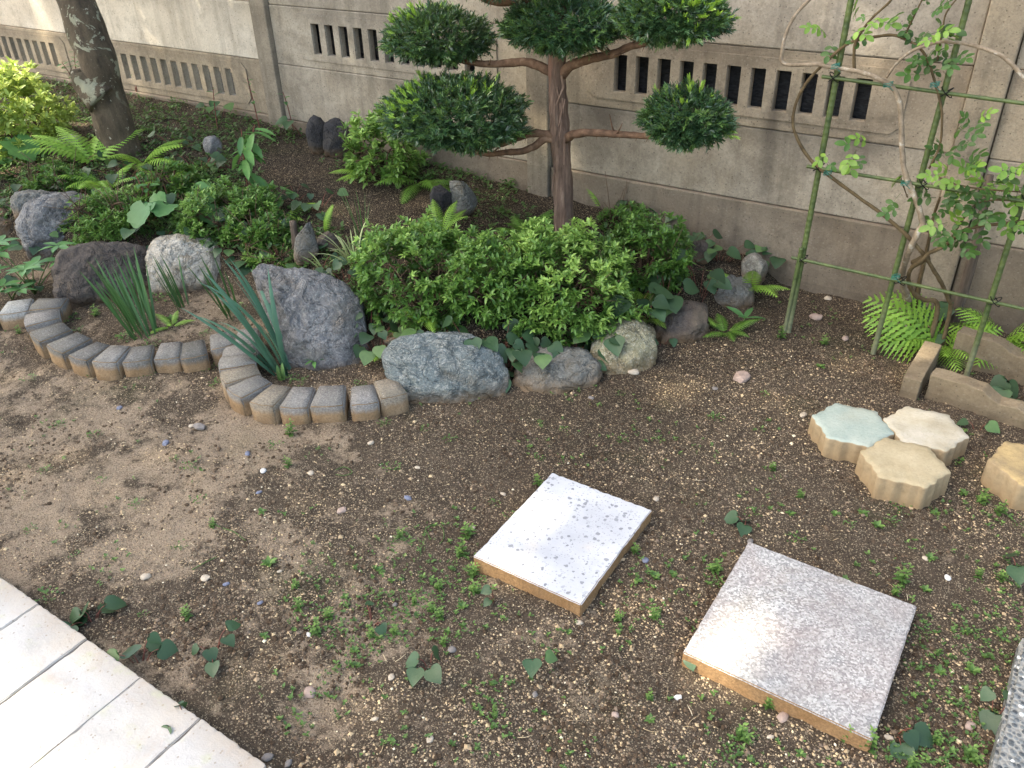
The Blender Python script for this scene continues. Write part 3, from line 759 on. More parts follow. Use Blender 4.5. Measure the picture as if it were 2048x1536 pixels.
for i, (u, v, k) in enumerate(blk_px):
    p = P8[i]
    rowA = i <= 12
    seq = P8[0:2] if i < 2 else (P8[2:13] if i <= 12 else P8[13:])
    j = i if i < 2 else (i - 2 if i <= 12 else i - 13)
    t = seq[min(j + 1, len(seq) - 1)] - seq[max(j - 1, 0)]
    ang = math.atan2(t.y, t.x)
    if i == 2: ang = -1.2 + .35
    if i == 12: ang = .75
    if i == 13: ang = math.atan2(P8[14].y - P8[13].y, P8[14].x - P8[13].x)
    sp = min((P8[q] - p).length for q in (i - 1, i + 1) if 0 <= q < len(P8))
    w = max(.092, min(.118, sp * 1.02))
    me = block_mesh(i, w * 1.04, w * .86, .126, .07 + uni(-.003, .004))
    me.materials.append(M['block_' + {'tan2': 'grey'}.get(k, k)])
    zf = gz(p.x, p.y)
    o = link('edging_block', me, None, (p.x, p.y, .0 + uni(-.003, .003)), (uni(-.03, .03), uni(-.03, .03), ang))
    if i < 13: lb = f'{desc[k]} topped edging block, {ordn[i]} from the left in the long curved row'
    else: lb = f'{desc[k]} topped edging block, {ordn[i-13]} from the left in the short curved row'
    tag(o, lb, 'edging block', 'tapered edging blocks round the small planting pockets')

# ---- scalloped hexagon stepping stones
def hexstone(name, cx, cy, R, h, mat, label, rot=0.0, a=.016, z=0.0):
    bm = bmesh.new(); pts = []
    K = 16
    for s_ in range(6):
        A = Vector((math.cos(rot + s_ * math.pi / 3), math.sin(rot + s_ * math.pi / 3))) * R
        B = Vector((math.cos(rot + (s_ + 1) * math.pi / 3), math.sin(rot + (s_ + 1) * math.pi / 3))) * R
        nn = (A + B).normalized()
        for q in range(K):
            t = q / K
            pts.append(A.lerp(B, t) + nn * (a * .8 * math.sin(2 * math.pi * t) + a * .5 * math.sin(6 * math.pi * t)))
    n_ = len(pts); rings = []
    prof = [(-.03, 1.0), (h * .3, .998), (h * .6, .996), (h - .008, .992), (h - .003, .985), (h, .965), (h + .001, .8), (h + .0015, .5), (h + .002, .2)]
    for zz, sc in prof:
        rings.append([bm.verts.new((p.x * sc * (1 + .012 * noise.noise(Vector((p.x * 40, p.y * 40, zz * 30)))), p.y * sc, zz + (.0015 * noise.noise(Vector((p.x, p.y, 0)) * sc * 40) if zz > h * .8 else 0))) for p in pts])
    for r0, r1 in zip(rings, rings[1:]):
        for i in range(n_): bm.faces.new((r0[i], r0[(i + 1) % n_], r1[(i + 1) % n_], r1[i]))
    bm.faces.new(rings[-1])
    for f_ in bm.faces: f_.smooth = True
    me = bpy.data.meshes.new(name); bm.to_mesh(me); bm.free(); me.materials.append(mat)
    o = link(name, me, None, (cx, cy, z)); return tag(o, label, 'stepping stone', 'scalloped stepping stones by the kerb')
HR = .124
hexstone('stepping_stone', -.308, 2.355, HR, .066, M['hex_green'], 'pale green scalloped stepping stone, left one of the touching three', .08, .0052, .0)
hexstone('stepping_stone', -.308 + HR * 1.745 * math.cos(.445), 2.355 + HR * 1.745 * math.sin(.445) - .0, HR, .066, M['hex_white'], 'cream scalloped stepping stone nearest the broken kerb, back one of three', .08, .0052, .002)
hexstone('stepping_stone', -.308 + HR * 1.745 * math.cos(-.602), 2.355 + HR * 1.745 * math.sin(-.602), HR, .07, M['hex_yellow'], 'sandy yellow scalloped stepping stone, front one of the touching three', .08, .0052, .001)
hexstone('stepping_stone', .19, 2.385, HR, .085, M['hex_ochre'], 'mottled ochre stepping stone cut by the right edge of the picture', .25, .0052, .0)

# ---- kerbs on the right
def rough_beam(name, x0, x1, y0, y1, zb, ztop, mat, label, jag, seed, rz=0):
    bm = bmesh.new(); nx_, ny_ = 28, 6
    cx, cy = (x0 + x1) / 2, (y0 + y1) / 2; Lx, Ly = x1 - x0, y1 - y0
    if Ly > Lx: nx_, ny_ = 6, 24
    nz_ = 5; g = {}
    def vv(i, j, k):
        if (i, j, k) not in g:
            x = -Lx / 2 + Lx * i / nx_; y = -Ly / 2 + Ly * j / ny_
            zt = ztop(x + cx) if callable(ztop) else ztop
            z = zb + (zt - zb) * k / nz_
            nzv = Vector((x * 18, y * 18, z * 18 + seed))
            o_ = Vector((noise.noise(nzv), noise.noise(nzv + Vector((7, 0, 0))), noise.noise(nzv * 1.6 + Vector((0, 7, 0))))) * jag
            g[(i, j, k)] = bm.verts.new(Vector((x, y, z)) + o_)
        return g[(i, j, k)]
    for i in range(nx_):
        for j in range(ny_):
            bm.faces.new((vv(i, j, nz_), vv(i + 1, j, nz_), vv(i + 1, j + 1, nz_), vv(i, j + 1, nz_)))
    for k in range(nz_):
        for i in range(nx_):
            bm.faces.new((vv(i, 0, k), vv(i + 1, 0, k), vv(i + 1, 0, k + 1), vv(i, 0, k + 1)))
            bm.faces.new((vv(i + 1, ny_, k), vv(i, ny_, k), vv(i, ny_, k + 1), vv(i + 1, ny_, k + 1)))
        for j in range(ny_):
            bm.faces.new((vv(nx_, j, k), vv(nx_, j + 1, k), vv(nx_, j + 1, k + 1), vv(nx_, j, k + 1)))
            bm.faces.new((vv(0, j + 1, k), vv(0, j, k), vv(0, j, k + 1), vv(0, j + 1, k + 1)))
    me = bpy.data.meshes.new(name); bm.to_mesh(me); bm.free(); me.materials.append(mat)
    o = link(name, me, None, (cx, cy, 0), (0, 0, rz)); bevel(o, .004); return tag(o, label, 'kerb stone')
M['kerb'] = concrete('brown_kerb_concrete', (.34, .27, .18), (.22, .16, .1), .3, 0, 12.0)
rough_beam('kerb_stone', -.226, -.168, 2.70, 3.0, -.05, .082, M['kerb'], 'narrow concrete kerb running back towards the wall beside the stepping stones', .002, 3, -.04)
def brk(x): return .098 - .03 * ss(-.01, .06, x) - .012 * ss(.1, .2, x) + .006 * noise.noise(Vector((x * 30, 0, 0)))
rough_beam('kerb_stone', -.155, .6, 2.69, 2.752, -.05, brk, M['kerb'], 'long concrete kerb with a broken chipped top at the right edge', .004, 9, -.115)
def brk2(x): return .12 - .02 * ss(.0, .06, x) + .01 * noise.noise(Vector((x * 20, 4, 0)))
rough_beam('kerb_stone', -.13, .6, 2.99, 3.05, -.05, brk2, M['kerb'], 'second concrete kerb below the ferns, nearer the wall', .004, 21, -.16)

# ------------------------------------------------------------------ rocks
def fit(u, vt, vb, wpx, depth, hmin=.02):
    """centre and half sizes of a body seen between two image rows, standing on the ground"""
    p = G(u, vb); d0 = math.hypot(p.x, p.y); hd = d0 + depth * .42
    r = ray(u, (vt + vb) / 2); k = hd / math.hypot(r[0], r[1]); c = Vector((r[0] * k, r[1] * k, CAM_H + r[2] * k))
    pd = math.atan2(-r[2], math.hypot(r[0], r[1])); D = dist(c); E = (vb - vt) * D / F_PX / 2
    hz = math.sqrt(max(hmin ** 2, (E * E - (depth / 2 * math.sin(pd)) ** 2))) / math.cos(pd)
    return c, wpx * D / F_PX / 2, hz, math.atan2(c.y, c.x) - math.pi / 2, p
def rock(label, u, vf, wpx, hpx, depth, mat, seed=0, name='rock', ang=0.0, cuts=8, tilt=(0, 0), group=None, cat='rock', h=None, sink=None, box_=.72, cd=(.55, .9)):
    c, hw, hh, rz, p = fit(u, vf - hpx, vf + 8, wpx * 1.1, depth)
    bm = bmesh.new(); bmesh.ops.create_icosphere(bm, subdivisions=6 if wpx > 140 else (5 if wpx > 60 else 4), radius=1)
    rs = random.Random(seed * 31 + 5); planes = []
    for _ in range(cuts):
        nv = Vector((rs.gauss(0, 1), rs.gauss(0, 1), rs.gauss(.2, .8))).normalized(); planes.append((nv, rs.uniform(*cd)))
    sv = Vector((seed * 3.7, seed * 1.3, 0))
    for v in bm.verts:
        q = v.co.copy(); q = Vector([math.copysign(abs(a) ** box_, a) for a in q]) * .93
        q *= 1 + .16 * noise.noise(q * 1.2 + sv) + .08 * noise.noise(q * 2.7 + sv)
        for nv, dd in planes:
            e = q.dot(nv) - dd
            if e > 0: q -= nv * e * .9
        w_ = abs(noise.noise(q * 2.2 + sv * 2)); 
        q *= 1 - .05 * math.exp(-(w_ / .05) ** 2)
        q *= 1 + .045 * noise.noise(q * 5 + sv) + .03 * noise.noise(q * 11 + sv) + .014 * noise.noise(q * 26 + sv) + .006 * noise.noise(q * 60 + sv)
        v.co = q
    ex = [(max(v.co[i] for v in bm.verts) - min(v.co[i] for v in bm.verts)) / 2 for i in range(3)]
    cc = [(max(v.co[i] for v in bm.verts) + min(v.co[i] for v in bm.verts)) / 2 for i in range(3)]
    zb = gz(c.x, c.y) - c.z
    tl = Matrix.Rotation(tilt[1], 3, 'Y') @ Matrix.Rotation(tilt[0], 3, 'X')
    for v in bm.verts:
        v.co = tl @ Vector(((v.co.x - cc[0]) / ex[0] * hw, (v.co.y - cc[1]) / ex[1] * depth / 2, (v.co.z - cc[2]) / ex[2] * hh))
        v.co.z -= zb
    for f_ in bm.faces: f_.smooth = True
    me = bpy.data.meshes.new(name); bm.to_mesh(me); bm.free(); me.materials.append(mat)
    o = link(name, me, None, (c.x, c.y, c.z + zb), (0, 0, rz + ang))
    return tag(o, label, cat, group)
def hullrock(label, pts, depth, mat, seed, lean=.55, amp=1.0, bulge=.16):
    """rock whose face is given by outline points of the photograph, given real depth behind it"""
    vb = max(v for u, v in pts); vt = min(v for u, v in pts); uc = sum(u for u, v in pts) / len(pts); vc = sum(v for u, v in pts) / len(pts)
    foot = G(uc, vb); d0 = math.hypot(foot.x, foot.y); fw = Vector((foot.x, foot.y, 0)).normalized()
    pd = math.atan2(CAM_H - foot.z, d0)
    pts = [(uc + (u - uc) * 1.05, vc + (v - vc) * 1.06) for u, v in pts]
    def wp(u, v, extra=0.0):
        r = ray(u, v); hd = d0 + depth * lean * (vb - v) / (vb - vt) + extra; k = hd / (Vector((r[0], r[1], 0)).dot(fw)); return Vector((r[0] * k, r[1] * k, CAM_H + r[2] * k))
    F_ = [wp(u, v) for u, v in pts]
    B_ = []
    for p in F_: q = p + fw * depth * .8; q.z -= depth * .8 * math.tan(pd) * .8; B_.append(q)
    I_ = [wp(uc + (u - uc) * .6, vc + (v - vc) * .6, -depth * bulge) for u, v in pts]
    low = [p + Vector((0, 0, -.07)) for (u, v), p in zip(pts, F_) if v > vc]
    bm = bmesh.new()
    for p in F_ + B_ + I_ + low: bm.verts.new(p)
    r_ = bmesh.ops.convex_hull(bm, input=bm.verts)
    bmesh.ops.delete(bm, geom=list({g for g in r_['geom_interior'] if isinstance(g, bmesh.types.BMVert)}), context='VERTS')
    bmesh.ops.recalc_face_normals(bm, faces=bm.faces)
    big = max(0.004, .05 * (F_[0] - F_[len(F_) // 2]).length)
    bmesh.ops.bevel(bm, geom=bm.edges[:], offset=big, segments=1, affect='EDGES', clamp_overlap=True)
    bmesh.ops.triangulate(bm, faces=bm.faces)
    for _ in range(9):
        ed = [e for e in bm.edges if e.calc_length() > .016]
        if not ed or len(bm.verts) > 9000: break
        bmesh.ops.subdivide_edges(bm, edges=ed, cuts=1); bmesh.ops.triangulate(bm, faces=[f for f in bm.faces if len(f.verts) > 3])
    bmesh.ops.smooth_vert(bm, verts=bm.verts, factor=.5, use_axis_x=True, use_axis_y=True, use_axis_z=True)
    bm.normal_update(); sv = Vector((seed * 2.3, seed, 1)); sc = max(.5, min(1, depth / .2))
    offs = []
    for v in bm.verts:
        p = v.co; r1 = 1 - abs(noise.noise(p * 9 + sv)) * 2; cell_ = noise.voronoi(p * 13 + sv)[0]
        st = math.floor((noise.noise(p * 6 + sv) + p.z * 5) * 4) / 4
        o_ = .012 * noise.noise(p * 6 + sv) + .006 * r1 + .006 * noise.noise(p * 22 + sv) + .003 * noise.noise(p * 55 + sv) + .010 * (cell_[1] - cell_[0] < .1) * -1 * .5 + .008 * (st - math.floor(st * 2) / 2)
        offs.append(v.normal * o_ * sc * amp)
    for v, o_ in zip(bm.verts, offs): v.co += o_
    c = sum(F_, Vector()) / len(F_) + fw * depth * .4; org = Vector((c.x, c.y, foot.z))
    for v in bm.verts: v.co -= org
    for f in bm.faces: f.smooth = True
    me = bpy.data.meshes.new('rock'); bm.to_mesh(me); bm.free(); me.materials.append(mat)
    return tag(link('rock', me, None, org), label, 'rock')
hullrock('flat-topped purple-grey boulder at the left edge under the ferns', [(38, 450), (60, 410), (95, 393), (150, 392), (200, 405), (190, 465), (120, 505), (50, 490)], .26, M['rock_purple'], 1)
hullrock('dark brown boulder behind the green iris clump', [(112, 540), (125, 505), (190, 488), (285, 496), (306, 540), (300, 585), (250, 602), (150, 604), (116, 585)], .25, M['rock_brown'], 4)
hullrock('whitish rounded boulder beside the small iris shoots', [(293, 520), (310, 488), (355, 472), (420, 480), (455, 510), (452, 555), (430, 580), (340, 582), (300, 558)], .24, M['rock_pale'], 5)
hullrock('large slanted purple slate rock beside the daffodil leaves', [(512, 548), (530, 534), (600, 542), (690, 572), (722, 612), (732, 700), (700, 742), (640, 742), (575, 700), (535, 620)], .3, M['rock_purple'], 6, .9)
hullrock('long blue-green rock with a pale veined face in the border row', [(772, 715), (790, 688), (860, 668), (940, 674), (985, 700), (1012, 750), (1005, 790), (900, 804), (820, 798), (785, 760)], .26, M['rock_blue'], 9, .75)
hullrock('low grey rock between the long blue rock and the yellowish one', [(1030, 760), (1050, 715), (1090, 698), (1160, 700), (1198, 735), (1190, 768), (1120, 786), (1055, 786)], .22, M['rock_grey'], 10, .8)
hullrock('yellowish granite rock with lichen on the border row', [(1185, 720), (1190, 680), (1225, 650), (1275, 645), (1308, 672), (1310, 700), (1270, 735), (1215, 750)], .2, M['rock_yellow'], 11, .8)
hullrock('low dark brown rock right of the yellowish granite rock', [(1308, 655), (1318, 625), (1360, 606), (1408, 612), (1416, 650), (1385, 676), (1325, 690)], .2, M['rock_brown'], 12, .8)
hullrock('smooth flat grey rock near the right end of the border row', [(1400, 595), (1408, 562), (1440, 552), (1500, 556), (1505, 590), (1475, 616), (1415, 612)], .17, M['rock_grey'], 13, .8)
rock('small round grey stone behind the purple boulder at the far left', 66, 428, 62, 46, .2, M['rock_grey'], 2, cuts=3)
rock('grey boulder half cut by the left edge of the picture', 8, 470, 90, 62, .3, M['rock_grey'], 3, cuts=4)
rock('narrow upright grey stone beside the wooden stump', 612, 525, 44, 78, .08, M['rock_grey'], 7, tilt=(0, .1))
rock('dark low stone behind the striped grass', 655, 500, 40, 34, .1, M['rock_brown'], 29)
rock('small flat blue-black stone wedged above the long blue rock', 812, 690, 82, 42, .14, M['rock_blue'], 8, h=.07, sink=.5)
rock('black and white speckled rock leaning at the end of the border by the wall', 1507, 575, 46, 66, .14, M['rock_speck'], 14)
rock('upright dark standing stone, left of the pair behind the azaleas', 884, 432, 42, 60, .07, M['rock_black'], 15)
rock('upright grey standing stone, right of the pair behind the azaleas', 928, 430, 48, 70, .08, M['rock_grey'], 16)
rock('dark upright stone against the wall, left of the two', 640, 305, 46, 72, .1, M['rock_black'], 17)
rock('dark upright stone against the wall beside the back azalea, right of two', 672, 308, 46, 66, .1, M['rock_black'], 18, tilt=(0, .2))
rock('small purple stone among the leaves left of the nandina', 426, 308, 30, 34, .07, M['rock_purple'], 19)
rock('small flat grey stone behind the sunlit shrub', 132, 298, 48, 24, .12, M['rock_grey'], 20)
rock('low shadowed rock half hidden in leaves at the right of the border', 1395, 520, 60, 40, .12, M['rock_brown'], 22)

# loose little stones ------------------------------------------------------
LAND = [('white terrazzo slab', 1140, 1090), ('square aggregate slab', 1600, 1290), ('stepping stones', 1770, 860), ('short block row', 640, 800), ('long block row', 230, 720),
        ('pale paving', 230, 1340), ('yellowish granite rock', 1248, 720), ('long blue rock', 888, 760), ('first green pole', 1590, 640)]
_used = {}
def auto_label(look, u, v):
    nm, lu, lv = min(LAND, key=lambda t: (t[1] - u) ** 2 + (t[2] - v) ** 2)
    side = ('left' if u < lu else 'right') if abs(u - lu) > abs(v - lv) else ('above' if v < lv else 'below')
    return nm, side, look, math.hypot(u - lu, v - lv)
pending = []
def autos(o, look, u, v): pending.append((o,) + auto_label(look, u, v))
STONES = [(1267, 746, 26, 'pale'), (1484, 757, 44, 'pinkish'), (742, 889, 14, 'pale'), (527, 944, 14, 'white'), (622, 948, 16, 'pale'), (400, 858, 26, 'grey'), (383, 853, 13, 'pale'),
          (332, 887, 18, 'blue'), (495, 908, 14, 'blue'), (816, 1000, 18, 'blue'), (519, 988, 13, 'blue'), (453, 1172, 13, 'blue'), (521, 1211, 13, 'blue'), (240, 818, 12, 'blue'),
          (620, 1388, 26, 'pinkish'), (783, 1357, 15, 'pale'), (1158, 1250, 16, 'pale'), (1356, 1397, 15, 'white'), (1290, 1125, 15, 'blue'), (1606, 832, 18, 'pale'), (1565, 1436, 24, 'pinkish'),
          (1894, 1160, 14, 'white'), (293, 1157, 20, 'pale'), (411, 1157, 18, 'pale'), (905, 1303, 18, 'grey'), (618, 1272, 13, 'white'), (1312, 1000, 14, 'pale'), (1006, 990, 14, 'pale'),
          (1500, 1086, 16, 'grey'), (1632, 638, 24, 'pinkish'), (1655, 598, 14, 'pale'), (1697, 1412, 12, 'pale'), (535, 1516, 20, 'grey'), (578, 1532, 18, 'grey'), (1938, 1458, 22, 'pinkish'),
          (1775, 1480, 16, 'pale'), (945, 1060, 12, 'pale'), (684, 1025, 20, 'pinkish'), (560, 1146, 10, 'pale'), (835, 938, 12, 'pale'), (1690, 678, 18, 'pinkish'), (1430, 780, 12, 'grey'),
          (1182, 797, 14, 'grey'), (790, 1212, 12, 'grey'), (1540, 1478, 14, 'pale'), (1070, 1392, 14, 'grey'), (1230, 1435, 16, 'pinkish'), (860, 1480, 16, 'pale'), (1850, 1120, 12, 'pale'), (750, 1440, 14, 'pale')]
SC = {'pale': (.52, .43, .33), 'white': (.75, .72, .68), 'pinkish': (.4, .29, .24), 'grey': (.2, .18, .17), 'blue': (.16, .18, .26)}
def stone_mesh(seed):
    bm = bmesh.new(); bmesh.ops.create_icosphere(bm, subdivisions=2, radius=1)
    for v in bm.verts:
        v.co *= 1 + .3 * noise.noise(v.co * 1.4 + Vector((seed * 5, 0, 0))); v.co.z *= .5
    for f_ in bm.faces: f_.smooth = seed % 2 == 0
    me = bpy.data.meshes.new('stone'); bm.to_mesh(me); bm.free(); me.materials.append(M['loose']); return me
smesh = [stone_mesh(i) for i in range(6)]
for i, (u, v, s_, c_) in enumerate(STONES):
    p = G(u, v); r_ = s_ * dist(p) / F_PX / 2
    o = link('stone', smesh[i % 6], None, p + Vector((0, 0, r_ * .15)), (0, 0, uni(0, 6))); o.scale = (r_, r_ * uni(.6, .95), r_ * uni(.7, 1))
    o.color = (*SC[c_], 1)
    tag(o, None, 'stone', 'loose stones on the bare soil'); autos(o, f'small {c_} loose stone on the soil', u, v)

# ------------------------------------------------------------------ plants
def nrm(a): return a / np.linalg.norm(a, axis=1, keepdims=True)
def shrub(label, c, r, nros, mat='azalea', ll=.029, wd=.2, seed=0, tone=(.25, .75), name='azalea_shrub', cat='shrub', lump=.3, cen=None, nstem=9, tip=None, gap=-.1, up=.5, group=None, k=6):
    """c: base centre on the ground; r: (rx, ry, height)"""
    rs = np.random.RandomState(seed + 3)
    t = thing(name, label, cat, c, 0, group); c = np.array(c); cen = np.array(cen)
    mb = MB(); R_, T_, tn, S_ = [], [], [], []
    got = 0
    tp = tpl_leaf(wd, .07, .12)
    while got < nros:
        d = rs.normal(size=3); d /= np.linalg.norm(d)
        if d[2] < -.85: continue
        layer = rs.rand() ** .38 * (1.0 if rs.rand() > .06 else 1.22)
        sv = Vector((d[0] * 2.3 + seed, d[1] * 2.3, d[2] * 2.3))
        lump_ = 1 + lump * noise.noise(sv) + .22 * noise.noise(sv * 3) + .12 * noise.noise(sv * 7)
        if noise.noise(Vector(tuple(cen + d * .1 * np.array(r) * 9)) * 11) < gap + .03 and rs.rand() < .85: continue
        rad = lump_ * (.55 + .45 * layer)
        pos = cen + np.array([d[0] * r[0], d[1] * r[1], d[2] * r[2]]) * rad
        if pos[2] < gz(pos[0], pos[1]) + .01: continue
        ax = d + np.array([0, 0, up]) + rs.normal(size=3) * .35; ax /= np.linalg.norm(ax)
        B = frames([ax])[0]
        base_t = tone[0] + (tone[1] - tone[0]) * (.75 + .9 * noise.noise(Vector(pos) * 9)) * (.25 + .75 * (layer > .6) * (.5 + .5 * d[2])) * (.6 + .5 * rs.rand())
        nl = rs.randint(k - 1, k + 3)
        for q in range(nl):
            a = 2.4 * q + rs.rand() * .5; el = .35 + .5 * q / nl + rs.rand() * .2
            dl = B @ np.array([math.cos(a) * math.cos(el), math.sin(el), math.sin(a) * math.cos(el)])
            R_.append(dl); T_.append(pos - ax * .012 * (1 - q / nl)); S_.append(ll * (.55 + .7 * rs.rand()) * (1.05 - .3 * q / nl))
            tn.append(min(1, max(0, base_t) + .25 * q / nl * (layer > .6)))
        got += 1
    R_ = np.array(R_)
    Fm = frames(R_, np.tile([0, 0, 1.], (len(R_), 1)) + rs.normal(size=R_.shape) * .3)
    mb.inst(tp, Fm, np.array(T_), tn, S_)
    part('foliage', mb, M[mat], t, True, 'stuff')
    mb = MB()
    for q in range(nstem):
        a = rs.rand() * 6.28; b0 = c + np.array([math.cos(a) * r[0] * .15, math.sin(a) * r[1] * .15, -.02])
        e = c + np.array([math.cos(a) * r[0] * .75, math.sin(a) * r[1] * .75, r[2] * (.35 + .4 * rs.rand())])
        mid = (b0 + e) / 2 + rs.normal(size=3) * .02 + np.array([0, 0, .03])
        tube(mb, [b0, mid, e], .006, .0022, 5, 4)
        for w in range(6):
            s0 = mid + (e - mid) * rs.rand(); tube(mb, [s0, s0 + rs.normal(size=3) * .05 + np.array([0, 0, .03])], .0024, .001, 4, 1)
    part('branches', mb, M['stem'], t, True, 'stuff')
    return t
def gp(u, v): p = G(u, v); return (p.x, p.y, p.z)

# azaleas (base px chosen behind the border stones)
def az(label, u, vtop, vbot, wpx, n_, seed, **kw):
    """fit a shrub between image rows"""
    depth = kw.pop('depth', .2)
    c, hw, hz, rz, p = fit(u, vtop, vbot, wpx, depth * 2, .05)
    return shrub(label, (c.x, c.y, gz(c.x, c.y)), (hw * 1.02, max(depth, hw * .6), hz), n_, seed=seed, cen=tuple(c), **kw)
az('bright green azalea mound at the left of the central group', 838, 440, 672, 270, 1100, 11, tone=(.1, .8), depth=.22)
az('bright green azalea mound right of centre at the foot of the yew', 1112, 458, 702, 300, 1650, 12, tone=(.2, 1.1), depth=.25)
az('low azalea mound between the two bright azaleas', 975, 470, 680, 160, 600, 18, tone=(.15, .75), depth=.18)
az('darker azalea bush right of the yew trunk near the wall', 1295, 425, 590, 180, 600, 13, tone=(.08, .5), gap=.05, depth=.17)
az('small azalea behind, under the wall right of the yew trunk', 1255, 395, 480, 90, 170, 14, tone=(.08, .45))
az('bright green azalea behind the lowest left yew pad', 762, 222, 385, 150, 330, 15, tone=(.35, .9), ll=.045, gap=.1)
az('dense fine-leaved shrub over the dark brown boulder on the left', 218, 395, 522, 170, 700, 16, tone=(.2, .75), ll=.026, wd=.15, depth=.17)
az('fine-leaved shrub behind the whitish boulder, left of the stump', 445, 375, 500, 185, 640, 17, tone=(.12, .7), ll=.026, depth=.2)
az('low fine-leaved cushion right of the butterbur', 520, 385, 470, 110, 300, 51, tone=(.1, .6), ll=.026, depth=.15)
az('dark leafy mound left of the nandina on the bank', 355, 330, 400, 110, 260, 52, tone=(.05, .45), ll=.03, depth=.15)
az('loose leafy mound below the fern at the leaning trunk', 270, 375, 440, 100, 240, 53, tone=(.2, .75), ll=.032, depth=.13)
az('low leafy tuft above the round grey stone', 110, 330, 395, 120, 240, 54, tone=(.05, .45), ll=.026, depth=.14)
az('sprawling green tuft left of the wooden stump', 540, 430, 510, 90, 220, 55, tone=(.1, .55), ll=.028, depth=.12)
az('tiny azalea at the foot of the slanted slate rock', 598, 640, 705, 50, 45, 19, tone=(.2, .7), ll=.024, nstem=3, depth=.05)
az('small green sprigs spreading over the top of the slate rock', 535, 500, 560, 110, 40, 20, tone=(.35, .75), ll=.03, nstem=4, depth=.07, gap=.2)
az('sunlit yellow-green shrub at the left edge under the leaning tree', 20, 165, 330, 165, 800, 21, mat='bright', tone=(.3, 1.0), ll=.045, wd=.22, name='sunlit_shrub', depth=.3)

# heart-leaved plants
def leafmesh(tpl, name, mat, tone, k=0):
    mb = MB(); V_, F_ = tpl
    V_ = [(x * (1 + .05 * math.sin(k + y * 9)), y, z + .03 * math.sin(k * 2 + x * 7)) for x, y, z in V_]
    mb.add(V_, F_, tone); return mb.mesh(name, mat)
heart_meshes = [leafmesh(HEART, 'heart_leaf', M['heart'], t_, i) for i, t_ in enumerate((.15, .35, .5, .3, .75, .42))]
def pose(o, base, d, up, s):
    F_ = frames([d], [up])[0] * s
    o.matrix_local = Matrix([[F_[0][0], F_[0][1], F_[0][2], base[0]], [F_[1][0], F_[1][1], F_[1][2], base[1]], [F_[2][0], F_[2][1], F_[2][2], base[2]], [0, 0, 0, 1]])
def leafy(label, p, n_, spread, hgt, ls, meshes, name, cat, seed, group=None, stem='stem', droop=.35, facecam=.35, smin=.7):
    rs = random.Random(seed); t = thing(name, label, cat, p, 0, group); mb = MB()
    tocam = (Vector((0, 0, CAM_H)) - Vector(p)).normalized()
    for i in range(n_):
        a = rs.uniform(0, 6.283); rr = spread * math.sqrt(rs.random()); hh = hgt * rs.uniform(.35, 1)
        e = Vector((math.cos(a) * rr, math.sin(a) * rr, 0)); gzz = gz(p[0] + e.x, p[1] + e.y) - p[2]; e.z = max(gzz, -.02) + hh
        d = Vector((math.cos(a), math.sin(a), 0)) * .8 + Vector((tocam.x, tocam.y, 0)) * rs.uniform(0, .9) + Vector((0, 0, -droop * rs.random() * 1.6)) + Vector((rs.gauss(0, .25), rs.gauss(0, .25), 0))
        upv = Vector((0, 0, 1)) + tocam * facecam + Vector((rs.gauss(0, .25), rs.gauss(0, .25), 0))
        s_ = ls * rs.uniform(smin, 1.25)
        o = link('leaf', meshes[rs.randrange(len(meshes))], t); pose(o, e, tuple(d), tuple(upv), s_)
        b0 = e * .25; b0.z = gzz - .005
        tube(mb, [b0, (b0 + e) / 2 + Vector((0, 0, .01)), e + d.normalized() * s_ * .08], .0016, .001, 4, 3)
    if mb.n: part('stems', mb, M[stem], t, True, 'stuff', False)
    return t
HP_MORE = [(640, 420, 6, .1, .08, .045, 'on the bare bank right of the round-leaved sprig'), (470, 340, 6, .1, .08, .045, 'under the drooping nandina leaves'), (350, 300, 6, .12, .07, .04, 'on the bank between the leaning tree and the small purple stone'), (330, 500, 5, .07, .08, .045, 'trailing over the left shoulder of the whitish boulder'),
    (470, 500, 6, .08, .08, .045, 'trailing over the right shoulder of the whitish boulder'), (500, 530, 6, .08, .08, .045, 'in the gap between the whitish boulder and the slate rock'), (90, 500, 6, .08, .1, .05, 'between the purple boulder and the dark brown boulder'), (690, 560, 6, .07, .09, .05, 'hanging over the upper right edge of the slate rock'),
    (590, 400, 5, .08, .07, .04, 'beneath the seedling bank left of the back azalea'), (200, 405, 7, .13, .09, .05, 'behind the dense fine-leaved shrub on the left'), (300, 350, 7, .14, .08, .045, 'on the bank right of the leaning trunk'), (400, 345, 7, .12, .1, .05, 'at the foot of the drooping nandina'),
    (505, 425, 7, .12, .08, .05, 'below the drooping nandina on the right'), (545, 470, 7, .1, .09, .05, 'left of the wooden stump'), (95, 410, 6, .12, .07, .045, 'above the purple boulder'), (20, 405, 6, .12, .08, .05, 'at the left edge above the cut-off boulder'),
    (300, 465, 7, .1, .1, .05, 'between the fine-leaved shrub and the whitish boulder'), (410, 470, 7, .1, .08, .045, 'on top behind the whitish boulder'), (700, 640, 5, .05, .08, .045, 'in the fold between slate rock and azalea, upper')]
